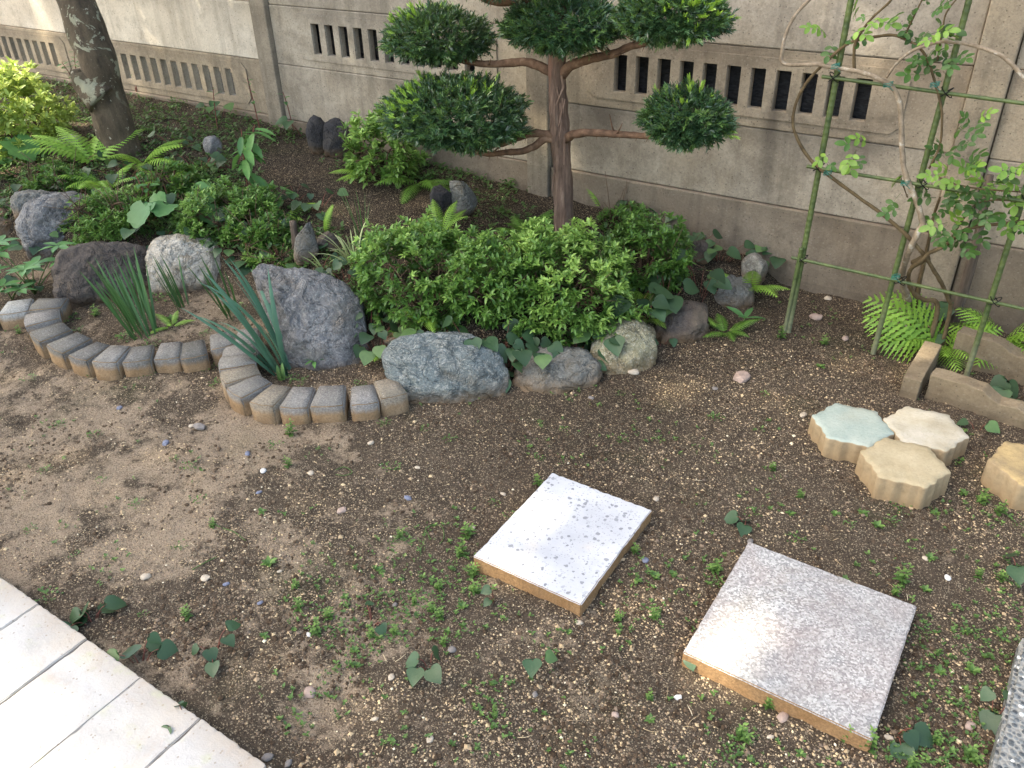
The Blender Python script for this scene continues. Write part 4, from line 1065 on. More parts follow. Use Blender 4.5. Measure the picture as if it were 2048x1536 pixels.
HP = [  # u, v(ground), leaves, spread, height, size, label
    (755, 690, 7, .07, .1, .05, 'at the lower left corner of the azaleas, touching the slate rock'),
    (740, 655, 5, .06, .1, .045, 'between the slate rock and the left azalea'),
    (880, 672, 7, .08, .08, .05, 'above the left end of the long blue rock'),
    (945, 690, 8, .08, .1, .055, 'above the middle of the long blue rock'),
    (1010, 705, 8, .08, .1, .055, 'above the right end of the long blue rock'),
    (1075, 715, 6, .07, .09, .05, 'above the low grey rock under the bright azalea'),
    (1150, 712, 6, .08, .09, .055, 'left of the yellowish granite rock'),
    (1205, 690, 6, .06, .1, .055, 'just behind the yellowish granite rock'),
    (1265, 625, 6, .08, .12, .065, 'right of the bright azalea, above the yellowish rock'),
    (1330, 600, 6, .08, .12, .065, 'above the low dark brown rock'),
    (1400, 575, 5, .08, .14, .075, 'left of the smooth flat grey rock'),
    (1380, 500, 6, .1, .1, .05, 'in shade behind the border at the right of the azaleas'),
    (1440, 510, 6, .1, .1, .05, 'in shade just left of the speckled end rock'),
    (1555, 530, 4, .07, .1, .055, 'against the wall right of the speckled end rock'),
    (1270, 430, 6, .09, .12, .055, 'against the wall behind the small azalea'),
    (1385, 470, 4, .08, .1, .055, 'small pair of dark leaves low on the wall'),
    (820, 780, 5, .05, .05, .04, 'at the left foot of the long blue rock'),
    (835, 805, 4, .04, .05, .038, 'where the short block row meets the long blue rock'),
    (925, 790, 3, .04, .03, .032, 'at the front foot of the long blue rock'),
    (1000, 770, 4, .05, .05, .042, 'at the right foot of the long blue rock'),
    (1050, 745, 4, .04, .05, .042, 'in the gap between the blue rock and the low grey rock'),
    (1325, 690, 3, .04, .04, .035, 'between the yellowish rock and the dark brown rock'),
    (560, 520, 6, .08, .07, .042, 'around the foot of the wooden stump'),
    (700, 510, 6, .09, .07, .042, 'behind the striped grass clump'),
    (640, 545, 5, .08, .06, .04, 'on the upper edge of the slate rock'),
    (345, 420, 8, .12, .12, .05, 'between the two fine-leaved shrubs on the left'),
    (480, 455, 7, .1, .1, .05, 'right of the fine-leaved shrub behind the whitish boulder'),
    (250, 355, 8, .14, .1, .05, 'below the leaning tree trunk'),
    (60, 370, 8, .16, .08, .045, 'behind the round grey stone at the left'),
    (150, 345, 7, .12, .08, .045, 'under the fern left of the leaning trunk'),
    (80, 570, 6, .1, .1, .05, 'dark mass beneath the hellebore at the left edge'),
    (610, 275, 6, .08, .1, .055, 'against the wall right of the first post'),
    (440, 235, 5, .08, .09, .05, 'small glossy clump beneath the left vent slots'),
    (1890, 690, 5, .09, .12, .07, 'large dark leaves right of the big fern'),
    (1920, 790, 3, .05, .05, .06, 'in the trough behind the broken kerb, left'),
    (2015, 800, 4, .05, .08, .06, 'in the trough behind the broken kerb, right'),
    (1880, 645, 6, .1, .12, .06, 'deep in shade at the foot of the rose'),
    (1955, 860, 2, .03, .03, .035, 'tiny pair of leaves in front of the broken kerb'),
    (1800, 990, 3, .03, .04, .035, 'at the front foot of the yellow stepping stone'),
    (1720, 890, 3, .025, .03, .03, 'against the front of the green stepping stone'),
    (1490, 1055, 3, .025, .03, .034, 'alone on the soil above the aggregate slab'),
    (185, 1245, 6, .05, .04, .05, 'next to the second paving joint'),
    (280, 1330, 5, .045, .05, .05, 'leaning over the third paving joint'),
    (425, 1305, 5, .045, .05, .042, 'on the bare soil right of the paving'),
    (380, 1460, 4, .04, .05, .042, 'growing in the fourth paving joint'),
    (860, 1335, 4, .04, .05, .042, 'below and left of the terrazzo slab, with bluish leaves'),
    (1075, 1340, 2, .02, .05, .04, 'below the front corner of the terrazzo slab'),
    (990, 1205, 2, .02, .05, .036, 'beside the left corner of the terrazzo slab'),
    (745, 1250, 4, .04, .03, .034, 'among seedlings left of the terrazzo slab'),
    (1365, 1320, 4, .04, .06, .034, 'beside the left corner of the aggregate slab'),
    (1790, 1465, 3, .03, .03, .05, 'at the lower right corner of the aggregate slab'),
    (2035, 1150, 3, .04, .06, .06, 'at the right edge halfway down the picture'),
    (1985, 1450, 4, .04, .05, .05, 'left of the dark pebble slab'),
    (1900, 880, 3, .03, .04, .035, 'between the cream stepping stone and the ochre one'),
]
for i, (u, v, k, sp, hh, ls, lb) in enumerate(HP + HP_MORE):
    p = G(u, v); brd = i < 14
    if brd: p = p - Vector((p.x, p.y, 0)).normalized() * .05
    leafy('heart-leaved plant ' + lb, tuple(p), k + (3 if brd else 0), sp * 1.15, hh * (1.1 if brd else 1), ls * (.9 if 41 < i < 54 else 1.12), heart_meshes, 'heart_leaved_plant', 'plant', i + 100, 'dark heart-leaved plants', 'red_stem')

# broad leaves
lob = [leafmesh(LOBED, 'broad_leaf', M['broad'], t_, i) for i, t_ in enumerate((.5, .7, .9))]
lan = [leafmesh(LANCE, 'lance_leaf', M['broad'], t_, i) for i, t_ in enumerate((.45, .7, .95))]
lanh = [leafmesh(tpl_outline([(.0, 0), (.1, .15), (.19, .4), (.18, .62), (.08, .86), (0, 1)], .05, .15), 'hellebore_leaf', M['broad'], t_, i) for i, t_ in enumerate((.4, .6, .75))]
leafy('butterbur with large round pale green leaves left of the fine-leaved shrub', tuple(G(362, 455)), 6, .13, .17, .13, lob, 'butterbur', 'plant', 5, None, 'green_stem', .5, .6)
leafy('small butterbur under the sunlit shrub at the left edge', tuple(G(25, 330)), 4, .15, .14, .13, lob, 'butterbur', 'plant', 6, None, 'green_stem', .4, .5)
leafy('single round-leaved sprig standing on the bare bank below the nandina', tuple(G(555, 425)), 5, .07, .11, .06, lob, 'round_leaved_sprig', 'plant', 8, None, 'green_stem')
def whorls(label, p, heads, nl, ll, hgt, meshes, seed, name='hellebore', spread=.1, el=(.0, .35)):
    rs = random.Random(seed); t = thing(name, label, 'plant', p); mb = MB()
    for hd in range(heads):
        a0 = rs.uniform(0, 6.28); e = Vector((math.cos(a0) * spread * rs.random() ** .5, math.sin(a0) * spread * rs.random() ** .5, hgt * rs.uniform(.6, 1.1)))
        tube(mb, [(0, 0, 0), e * .5 + Vector((0, 0, .01)), e], .003, .002, 5, 3)
        for q in range(nl):
            a = a0 + q * 6.283 / nl + rs.uniform(-.2, .2); ee = rs.uniform(*el)
            o = link('leaf', meshes[rs.randrange(len(meshes))], t)
            pose(o, e, (math.cos(a) * math.cos(ee), math.sin(a) * math.cos(ee), math.sin(ee)), (0, 0, 1), ll * rs.uniform(.8, 1.15))
    part('stems', mb, M['green_stem'], t, True, 'stuff', False); return t
whorls('hellebore with spreading palmate leaves at the left edge', tuple(G(70, 590)), 6, 6, .085, .2, lanh, 1, spread=.17)
whorls('lower hellebore whorls just above the left edging blocks', tuple(G(25, 600)), 4, 6, .075, .12, lanh, 2, spread=.12)
whorls('single bright seedling with four pointed leaves by the border end', tuple(G(1484, 665)), 1, 4, .075, .06, lan, 3, 'pointed_seedling', .01, (.3, .7))
whorls('small palmate seedling in the short block pocket', tuple(G(628, 740)), 1, 6, .045, .05, lan, 4, 'palmate_seedling', .01)
def drooper(label, p, hgt, n_, ll, meshes, seed, name='nandina', stems=3, bend=.1, el=(-.9, -.1)):
    rs = random.Random(seed); t = thing(name, label, 'plant', p); mb = MB()
    for s_ in range(stems):
        a0 = rs.uniform(0, 6.28); top = Vector((math.cos(a0) * bend, math.sin(a0) * bend, hgt * rs.uniform(.75, 1.1)))
        pts = [Vector((0, 0, -.02)), top * .5 + Vector((0, 0, .03)), top]; tube(mb, pts, .0035, .002, 5, 4)
        sp = smooth_path(pts, 8)
        for q in range(n_):
            b0 = sp[int(len(sp) * (.35 + .64 * q / n_))]
            a = q * 2.4 + rs.random(); e = rs.uniform(*el)
            o = link('leaf', meshes[rs.randrange(len(meshes))], t)
            pose(o, b0, (math.cos(a) * math.cos(e), math.sin(a) * math.cos(e), math.sin(e)), (0, 0, 1), ll * rs.uniform(.7, 1.1))
    part('stems', mb, M['red_stem'], t, True, 'stuff', False); return t
drooper('nandina with long drooping bright leaves left of the first wall post', tuple(G(498, 400)), .34, 9, .13, lan, 3)
drooper('smaller nandina shoot in front of the left vent slots', tuple(G(435, 262)), .3, 6, .055, lan, 4, 'leafy_shoot', 1, .03, (-.3, .6))
drooper('thin upright leafy shoot before the wall left of the first post', tuple(G(522, 268)), .3, 9, .035, lan, 5, 'leafy_shoot', 1, .02, (-.2, .6))
drooper('spindly shoot with dark seed pods against the wall right of the first post', tuple(G(588, 262)), .22, 5, .05, lan, 6, 'leafy_shoot', 1, .05, (-.2, .7))
drooper('dark green shoot beside the left tree trunk against the vents', tuple(G(272, 190)), .3, 14, .04, lanh, 7, 'leafy_shoot', 2, .08, (-.2, .5))
drooper('dark green bush shoot left of the leaning tree trunk', tuple(G(160, 190)), .24, 14, .045, lanh, 8, 'leafy_shoot', 3, .1, (-.2, .5))
drooper('thin dead twig standing before the wall right of the azaleas', tuple(G(1470, 492)), .17, 3, .016, heart_meshes[:1], 9, 'dead_twig', 1, .0, (.2, .7))
drooper('reddish-leaved shoot among the leaves above the whitish boulder', tuple(G(300, 420)), .16, 7, .055, lanh, 12, 'leafy_shoot', 2, .06, (-.4, .4))

# ferns
def frond_mesh(L, W, pairs, tone, seed, arch=.45, wf=.5):
    rs = random.Random(seed); mb = MB(); pts = []
    for i in range(pairs + 4):
        t = i / (pairs + 3); pts.append(Vector((0, L * t * (1 - .12 * arch * t), L * arch * (t - 1.25 * t * t))))
    tube(mb, pts, .0018, .0006, 4, 1, tone=tone * .6)
    for i in range(2, pairs + 3):
        t = i / (pairs + 3); w = W * math.sin(math.pi * min(1, (t * 1.02)) ** .75) ** .8 * (1 if t < .95 else .6) + .003
        p = pts[i]; tg = (pts[min(i + 1, len(pts) - 1)] - pts[i - 1]).normalized()
        for s_ in (-1, 1):
            d = (Vector((s_, 0, 0)) * .9 + tg * (.38 + .3 * t) + Vector((0, 0, -.18))).normalized()
            base = p; side = tg; ln = w * rs.uniform(.92, 1.06); wd = L / pairs * wf
            teeth = 7; Va = [base]; Fa = []
            up_ = Vector((0, 0, 1))
            for q in range(teeth + 1):
                f_ = q / teeth; c = base + d * ln * f_ + Vector((0, 0, -.22 * ln * f_ * f_))
                hw = wd * (1 - f_) ** .75 * (1.0 if q else .6)
                Va += [c - side * hw * .45, c, c + side * hw * .45]
                if q < teeth:
                    c2 = base + d * ln * (f_ + .62 / teeth) + Vector((0, 0, -.22 * ln * f_ * f_))
                    Va += [c2 - side * hw * 1.2 + d * ln * .03, c2, c2 + side * hw * 1.2 + d * ln * .03]
            k = 1
            nr = (len(Va) - 1) // 3
            for q in range(nr - 1):
                a = 1 + q * 3; Fa += [(a, a + 1, a + 4, a + 3), (a + 1, a + 2, a + 5, a + 4)]
            mb.add(Va, Fa, min(1, max(0, tone + rs.uniform(-.12, .12))))
    return mb.mesh('frond', M['fern'])
fr_bright = [frond_mesh(1, .2, 15, .8, i) for i in range(3)]
fr_wide = [frond_mesh(1, .40, 11, .75 + .08 * i, 10 + i, .55, .36) for i in range(3)]
fr_dark = [frond_mesh(1, .22, 15, .3, 20 + i) for i in range(3)]
def fern(label, p, n_, L, meshes, seed, a0=0, a1=6.283, el=(.3, .9), name='fern'):
    rs = random.Random(seed); t = thing(name, label, 'fern', p)
    for q in range(n_):
        a = a0 + (a1 - a0) * (q + rs.uniform(.1, .9)) / n_; e = rs.uniform(*el)
        o = link('frond', meshes[rs.randrange(len(meshes))], t)
        pose(o, (rs.uniform(-.01, .01), rs.uniform(-.01, .01), 0), (math.cos(a) * math.cos(e), math.sin(a) * math.cos(e), math.sin(e)), (0, 0, 1), L * rs.uniform(.75, 1.1))
    return t
bigfern = fern('large bright fern hanging over the kerb at the second trellis pole', tuple(G(1885, 704)), 6, .2, fr_wide, 1, 3.9, 7.4, (.1, .6))
for az_, el_, l_ in ((3.14, .5, .36), (2.85, .62, .30), (3.4, .38, .33), (3.75, .2, .27), (.2, .7, .22), (5.2, .1, .16)):
    o = link('frond', fr_wide[0], bigfern); pose(o, (0, 0, .01), (math.cos(az_) * math.cos(el_), math.sin(az_) * math.cos(el_), math.sin(el_)), (0, -.5, 1), l_)
fern('bright fern at the right edge behind the kerbs', tuple(G(1995, 705)), 11, .25, fr_wide, 2, 2.4, 6.8, (.1, .9))
fern('tall thin dark fern frond standing against the wall under the rose', tuple(G(1905, 620)), 3, .34, fr_dark, 3, 1.0, 3.0, (.9, 1.3))
fern('bright fern arching at the right end of the border, over the speckled rock', tuple(G(1497, 585)), 6, .24, fr_bright, 4, 0, 6.283, (.2, 1.1))
fern('dark low fern just outside the border beside the pointed seedling', tuple(G(1455, 668)), 7, .13, fr_dark, 5, 0, 6.283, (.2, .8))
fern('bright fern frond over the dark brown rock, right one', tuple(G(1390, 640)), 4, .15, fr_bright, 6, 3.6, 6.0, (0, .4))
fern('bright fern frond over the dark brown rock, left one', tuple(G(1300, 640)), 4, .15, fr_bright, 7, 3.4, 5.8, (0, .5))
fern('bright little fern in the middle of the azaleas edge above the yellowish rock', tuple(G(1285, 590)), 4, .13, fr_wide, 8, 3.0, 6.2, (.1, .6))
fern('fern fronds in front of the left azalea above the flat dark stone', tuple(G(855, 640)), 4, .16, fr_bright, 9, 3.3, 6.2, (.1, .6))
fern('small fern at the corner between azalea and slate rock', tuple(G(770, 715)), 3, .13, fr_bright, 10, 3.4, 5.2, (.0, .5))
fern('yellowish feathery fern behind the left azalea', tuple(G(885, 470)), 9, .2, fr_bright, 11, 0, 6.283, (.3, 1.1))
fern('dark feathery fern behind the azaleas left of the yew trunk', tuple(G(1050, 480)), 9, .2, fr_dark, 12, 0, 6.283, (.3, 1.1))
fern('fern left of the leaning tree trunk', tuple(G(190, 335)), 7, .36, fr_bright, 13, 1.2, 4.6, (.15, .7))
fern('fern right of the leaning tree trunk', tuple(G(285, 335)), 6, .32, fr_bright, 14, -1.2, 1.6, (.2, .7))
fern('bright low fern between the butterbur and the fine-leaved shrub', tuple(G(330, 385)), 7, .22, fr_bright, 31, 0, 6.283, (.1, .7))
fern('bright low fern just right of the fine-leaved shrub behind the whitish boulder', tuple(G(560, 440)), 6, .2, fr_bright, 32, 0, 6.283, (.1, .7))
fern('pale fern on the bank above the purple boulder', tuple(G(215, 385)), 7, .22, fr_bright, 33, 0, 6.283, (.1, .7))
fern('low fern below the leaning tree trunk', tuple(G(200, 370)), 6, .22, fr_bright, 15, 3, 6.2, (.1, .6))
fern('small fern tufts above the fine-leaved shrub left of the stump', tuple(G(520, 470)), 6, .18, fr_bright, 16, 0, 6.283, (.2, .9))
fern('dark fern under the lowest left yew pad', tuple(G(840, 370)), 5, .28, fr_dark, 17, -2.2, .6, (-.05, .4))
fern('bright fern frond lying on the soil below the back azalea', tuple(G(735, 355)), 3, .22, fr_bright, 18, 3.6, 4.8, (.0, .3))
fern('single curled fern frond standing right of the wooden stump', tuple(G(655, 470)), 2, .17, fr_bright, 19, .8, 1.8, (1.0, 1.3))
fern('bright fern frond against the wall just right of the yew trunk', tuple(G(1205, 420)), 2, .2, fr_bright, 20, 2.2, 3.0, (.7, 1.0))
fern('little fern against the mid wall post', tuple(G(1045, 375)), 3, .1, fr_dark, 21, 1, 5, (.3, 1.0))
fern('tiny ferns around the small iris shoots', tuple(G(345, 655)), 5, .1, fr_bright, 22, 0, 6.283, (.1, .6))

# strap-leaved clumps
def blade(L, W, bend, tone, seed, mat, segs=9, tipr=1.0):
    rs = random.Random(seed); mb = MB(); V_ = []; F_ = []
    th = 0.0; p = Vector((0, 0, 0)); st = L / segs
    for i in range(segs + 1):
        f_ = i / segs; w = W * min(1, .55 + f_ * 1.6) * (1 - f_ ** 4 * tipr) / 2
        nrm_ = Vector((0, math.cos(th), -math.sin(th)))
        V_ += [p + Vector((-w, 0, 0)) , p + nrm_ * (-w * .35), p + Vector((w, 0, 0))]
        if i < segs:
            p = p + Vector((0, math.sin(th), math.cos(th))) * st; th += bend / segs * (.4 + 1.4 * f_)
    for i in range(segs):
        a = i * 3; F_ += [(a, a + 1, a + 4, a + 3), (a + 1, a + 2, a + 5, a + 4)]
    mb.add(V_, F_, [min(1, tone * (.55 + .7 * (i // 3) / segs)) for i in range(len(V_))]); return mb.mesh('blade', M[mat])
def clump(label, p, n_, L, W, mat, tone, seed, bend=(.1, .9), lean=(0, 0), rad=.04, name='iris_clump', tilt=(.05, .35), amax=6.283, a0=0):
    rs = random.Random(seed); t = thing(name, label, 'plant', p)
    ms = [blade(1, W / L, rs.uniform(*bend), tone * rs.uniform(.7, 1.3), seed + q, mat) for q in range(6)]
    for q in range(n_):
        a = a0 + rs.uniform(0, amax); r_ = rad * math.sqrt(rs.random())
        o = link('leaf', ms[q % 6], t, (r_ * math.cos(a), r_ * math.sin(a), -.01))
        tl = rs.uniform(*tilt)
        o.rotation_mode = 'QUATERNION'
        dr = Vector((math.cos(a) * math.sin(tl) + lean[0], math.sin(a) * math.sin(tl) + lean[1], math.cos(tl))).normalized()
        q1 = Vector((0, 0, 1)).rotation_difference(dr)
        az_ = math.atan2(dr.y, dr.x) - math.pi / 2
        from mathutils import Quaternion
        o.rotation_quaternion = q1 @ Quaternion((0, 0, 1), az_ + rs.uniform(-.5, .5))
        s_ = L * rs.uniform(.6, 1.08); o.scale = (s_, s_, s_)
    return t
clump('dense clump of upright green iris leaves in the long block pocket', tuple(G(290, 668)), 34, .34, .012, 'strap', .5, 1, (.0, .35), (-.42, .05), .06, 'iris_clump', (.02, .3))
clump('thin iris shoots in front of the whitish boulder', tuple(G(372, 618)), 9, .24, .01, 'strap', .3, 2, (.0, .3), (-.15, 0), .04, 'iris_clump', (.02, .3))
clump('iris shoots between the whitish boulder and the daffodil leaves', tuple(G(470, 630)), 12, .26, .011, 'strap', .35, 3, (.0, .3), (-.22, 0), .05, 'iris_clump', (.02, .35))
clump('broad blue-green daffodil leaves arching over the short block row', tuple(G(568, 745)), 15, .47, .022, 'blue_strap', .6, 4, (.3, 1.3), (-.4, -.02), .035, 'daffodil_clump', (.02, .5))
clump('short cut pair of broad green leaf bases in the short block pocket', tuple(G(563, 762)), 3, .12, .034, 'strap', .95, 5, (.0, .1), (0, 0), .012, 'cut_leaf_bases', (.0, .12))
clump('pale striped grass tuft above the slate rock', tuple(G(712, 530)), 30, .21, .008, 'pale_strap', .6, 6, (.7, 2.0), (-.05, 0), .04, 'striped_grass', (.15, .8))
clump('second pale striped grass tuft spilling over the slate rock', tuple(G(655, 550)), 14, .15, .007, 'pale_strap', .5, 7, (.9, 2.2), (-.1, -.2), .03, 'striped_grass', (.3, .9))
clump('tall thin grass blades behind the striped grass', tuple(G(725, 480)), 9, .28, .004, 'strap', .6, 8, (.1, .7), (0, 0), .03, 'grass_tuft', (.05, .35))

# wooden stump
mb = MB(); p = G(594, 500)
tube(mb, [p + Vector((0, 0, -.03)), p + Vector((.002, 0, .07)), p + Vector((.004, 0, .13))], .019, .015, 9, 3, .25, nsc=60)
tag(link('wooden_stump', mb.mesh('wooden_stump', M['wood_stump'])), 'short weathered wooden stake left of the slate rock', 'stake')
# wooden stake by the last post
mb = MB(); p = at_y(1913, 618, 3.33); q_ = at_y(1982, 345, 3.33)
tube(mb, [Vector((p.x, 3.33, -.05)), Vector((p.x + .004, 3.33, .3)), Vector((q_.x, 3.335, .60))], .022, .012, 8, 5, .25, nsc=25)
tag(link('wooden_stake', mb.mesh('wooden_stake', M['wood_stump'])), 'dark weathered wooden stake leaning on the wall behind the rose', 'stake')

# ------------------------------------------------------------------ yew tree
yb = Vector((-1.668, 2.92, gz(-1.668, 2.92) - .03))
yew = thing('yew_tree', 'cloud-pruned yew with rounded needle pads on a peeling red-brown trunk', 'tree', (yb.x, yb.y, yb.z))
def Y(u, v, y=2.92): return at_y(u, v, y)
mb = MB()
tube(mb, [yb, Y(1128, 440), Y(1126, 350), Y(1120, 285), Y(1117, 220), Y(1114, 150), Y(1116, 100), Y(1118, 30), Y(1120, -60), Y(1122, -180)], .042, .03, 28, 10, .16, nsc=26, rfun=lambda t: 1 + .1 * math.exp(-((t - .36) / .05) ** 2) - .05 * t)
# peeling strips of bark
for i in range(16):
    u0 = uni(1100, 1132); v0 = uni(120, 400); L_ = uni(25, 80)
    a = Y(u0, v0, 2.885); b_ = Y(u0 + uni(-4, 5), v0 + L_ * .5, 2.878); c_ = Y(u0 + uni(-8, 8), v0 + L_, 2.872)
    w = Vector((uni(.002, .0045), 0, 0)); mb.add([a - w, a + w, b_ + w, b_ - w, c_ - w * .3, c_ + w * .3], [(0, 1, 2, 3), (3, 2, 5, 4)])
part('trunk', mb, M['yew_bark'], yew)
BR = [([(1112, 150), (1085, 135), (1050, 124), (1010, 127), (975, 128), (930, 122), (890, 108), (870, 95)], .02, .009, 2.92, 2.86),
      ([(1125, 148), (1140, 132), (1180, 118), (1225, 108), (1262, 92), (1300, 85), (1340, 70)], .021, .009, 2.92, 2.86),
      ([(1118, 285), (1135, 275), (1150, 268), (1185, 265), (1230, 268), (1275, 271), (1320, 272), (1350, 262)], .02, .009, 2.92, 2.84),
      ([(1112, 272), (1085, 267), (1060, 268), (1030, 277), (1005, 288), (975, 290), (945, 296), (910, 285)], .017, .008, 2.9, 2.80),
      ([(1112, 280), (1090, 278), (1070, 292), (1045, 302), (1010, 305), (980, 308), (940, 302), (895, 295), (860, 282)], .018, .007, 2.9, 2.78),
      ([(1120, -20), (1090, -8), (1050, -2), (1010, 2), (975, -2), (950, -20)], .024, .014, 2.9, 2.7)]
for pts, r0, r1, y0, y1 in BR:
    mb = MB(); P = [Y(u, v, y0 + (y1 - y0) * i / (len(pts) - 1)) for i, (u, v) in enumerate(pts)]
    tube(mb, P, r0, r1, 12, 6, .22, nsc=40)
    for q in range(7):
        s_ = random.choice(P[len(P) // 2:]); e = s_ + Vector((uni(-.09, .09), uni(-.07, .04), uni(.01, .08)))
        tube(mb, [s_, (s_ + e) / 2 + Vector((0, 0, -.01)), e], .0045, .0015, 5, 3)
    for q in range(14):
        s_ = random.choice(smooth_path(P, 4)); tube(mb, [s_, s_ + Vector((uni(-.01, .01), -.012, uni(-.028, -.012)))], .0025, .0006, 3, 1)
    part('branch', mb, M['branch_bark'], yew)
def pad(c, r, n_, seed, tips):
    rs = np.random.RandomState(seed); D_, T_, tn, S_, H_ = [], [], [], [], []
    got = 0; c = np.array(c); n_ = int(n_ * 1.0)
    while got < n_:
        d = rs.normal(size=3); d /= np.linalg.norm(d); lay = rs.rand() ** .3
        sv = Vector((d[0] * 2 + seed, d[1] * 2, d[2] * 2)); k = 1 + .16 * noise.noise(sv) + .16 * noise.noise(sv * 3.4)
        zz = d[2] if d[2] > 0 else d[2] * .68
        pos = c + np.array([d[0] * r[0], d[1] * r[1], zz * r[2]]) * k * (.62 + .38 * lay)
        ax = d * np.array([1, 1, .8]) + np.array([0, -.15, .25]) + rs.normal(size=3) * .4; ax /= np.linalg.norm(ax)
        L = .036 * (.7 + .6 * rs.rand()); B = frames([ax], [rs.normal(size=3) * .5 + np.array([0, 0, 1])])[0]
        tip = False
        for (tx, tz, tr) in tips:
            if ((pos[0] - c[0]) / r[0] - tx) ** 2 + ((pos[2] - c[2]) / r[2] - tz) ** 2 < tr * tr and d[1] < .5 and lay > .6 and rs.rand() < .15: tip = True
        if tip: pos = pos + ax * .015
        nn = 13
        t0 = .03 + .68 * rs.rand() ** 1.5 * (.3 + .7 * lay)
        for q in range(nn):
            f_ = q / nn; s_ = 1 if q % 2 else -1
            sp = .95 - .55 * f_
            if tip: dl = B @ np.array([s_ * .4 * math.cos(q), .9, .4 * math.sin(q * 2.1)])
            else: dl = B @ np.array([s_ * sp, .55 + .5 * f_, .35 * math.sin(q * 1.9)])
            D_.append(dl); T_.append(pos + ax * L * f_); S_.append((.0245 if not tip else .024) * (.8 + .4 * rs.rand()) * (1 - .35 * f_))
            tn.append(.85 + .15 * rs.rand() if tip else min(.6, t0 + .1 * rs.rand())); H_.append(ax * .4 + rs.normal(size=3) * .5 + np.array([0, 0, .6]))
        got += 1
    mb = MB(); D_ = np.array(D_)
    mb.inst(([(-.085, 0, 0), (.085, 0, 0), (.1, .6, .02), (0, 1, 0), (-.1, .6, .02)], [(0, 1, 2, 4), (4, 2, 3)]), frames(D_, H_), np.array(T_), tn, S_)
    # dark twiggy inside
    for q in range(40):
        d = rs.normal(size=3); d /= np.linalg.norm(d)
        e = c + np.array([d[0] * r[0], d[1] * r[1], d[2] * r[2] * .7]) * .8; s0 = c + np.array([0, 0, -r[2] * .5])
        tube(mb, [Vector(s0), Vector((s0 + e) / 2 + rs.normal(size=3) * .01), Vector(e)], .004, .0012, 4, 3, tone=.0)
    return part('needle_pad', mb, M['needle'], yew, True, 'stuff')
kx = 3.42 / F_PX
PADS = [((878, 78), (106, 56), 2.86, 1200, [(-.75, .5, .45), (-.35, .8, .3), (-.6, -.3, .15)]),
        ((1124, 54), (116, 58), 2.84, 1300, [(-.6, .7, .25)]),
        ((1345, 36), (102, 56), 2.85, 1150, [(.85, .3, .35), (.45, .3, .3), (.4, -.4, .25), (.1, .2, .12)]),
        ((910, 234), (152, 76), 2.76, 2400, [(-.6, .75, .5), (-.3, .3, .3), (.3, .9, .3), (.1, -.3, .12), (-.8, .0, .25)]),
        ((1372, 243), (84, 60), 2.84, 900, [(0, .8, .35), (-.65, .7, .2), (.4, .5, .15), (.95, -.2, .15)]),
        ((990, -62), (170, 55), 2.7, 900, [])]
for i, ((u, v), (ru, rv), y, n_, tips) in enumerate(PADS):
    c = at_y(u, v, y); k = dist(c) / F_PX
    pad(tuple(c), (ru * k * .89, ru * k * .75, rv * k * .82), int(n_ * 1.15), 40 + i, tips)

# ------------------------------------------------------------------ leaning lichen tree on the left
tb = G(243, 305); tree = thing('leaning_tree', 'leaning tree with a lichen-spotted grey-brown trunk at the upper left', 'tree', (tb.x, tb.y, tb.z))
def L(u, v, y): return at_y(u, v, y)
mb = MB(); yy = tb.y
P = [L(248, 330, yy), L(240, 290, yy), L(222, 230, yy + .01), L(206, 175, yy + .02), L(194, 125, yy + .03), L(179, 80, yy + .05), L(161, 30, yy + .07), L(141, -30, yy + .1), L(110, -130, yy + .12), L(90, -300, yy + .15)]
tube(mb, P, .098, .09, 30, 8, .16, nsc=8, rfun=lambda t: 1 + .3 * math.exp(-((t) / .06) ** 2))
part('trunk', mb, M['lichen_bark'], tree)
mb = MB(); k0 = L(178, 150, yy - .03)
tube(mb, [k0 + Vector((.06, 0, -.12)), k0 + Vector((.0, -.02, -.05)), k0 + Vector((-.04, -.03, .0)), k0 + Vector((-.045, -.03, .03))], .085, .03, 14, 5, .25, nsc=16)
part('burl', mb, M['lichen_bark'], tree)
mb = MB(); rs = np.random.RandomState(4); c0 = np.array(P[-1]) + np.array([-.5, .2, 1.2])
d = nrm(rs.normal(size=(5200, 3))); pos = c0 + d * np.array([1.5, 1.2, .8]) * (rs.rand(5200, 1) ** .4)
mb.inst(tpl_leaf(.25), frames(nrm(rs.normal(size=(5200, 3)))), pos, .3 + .5 * rs.rand(5200), .07 + .04 * rs.rand(5200))
part('crown', mb, M['canopy'], tree, True, 'stuff')
mb = MB()
for q in range(9):
    e = Vector(c0 + nrm(rs.normal(size=(1, 3)))[0] * np.array([1.1, .9, .6])); s_ = P[-1]
    tube(mb, [s_, (s_ + e) / 2 + Vector((0, 0, .15)), e], .05, .01, 7, 4)
part('limbs', mb, M['lichen_bark'], tree)

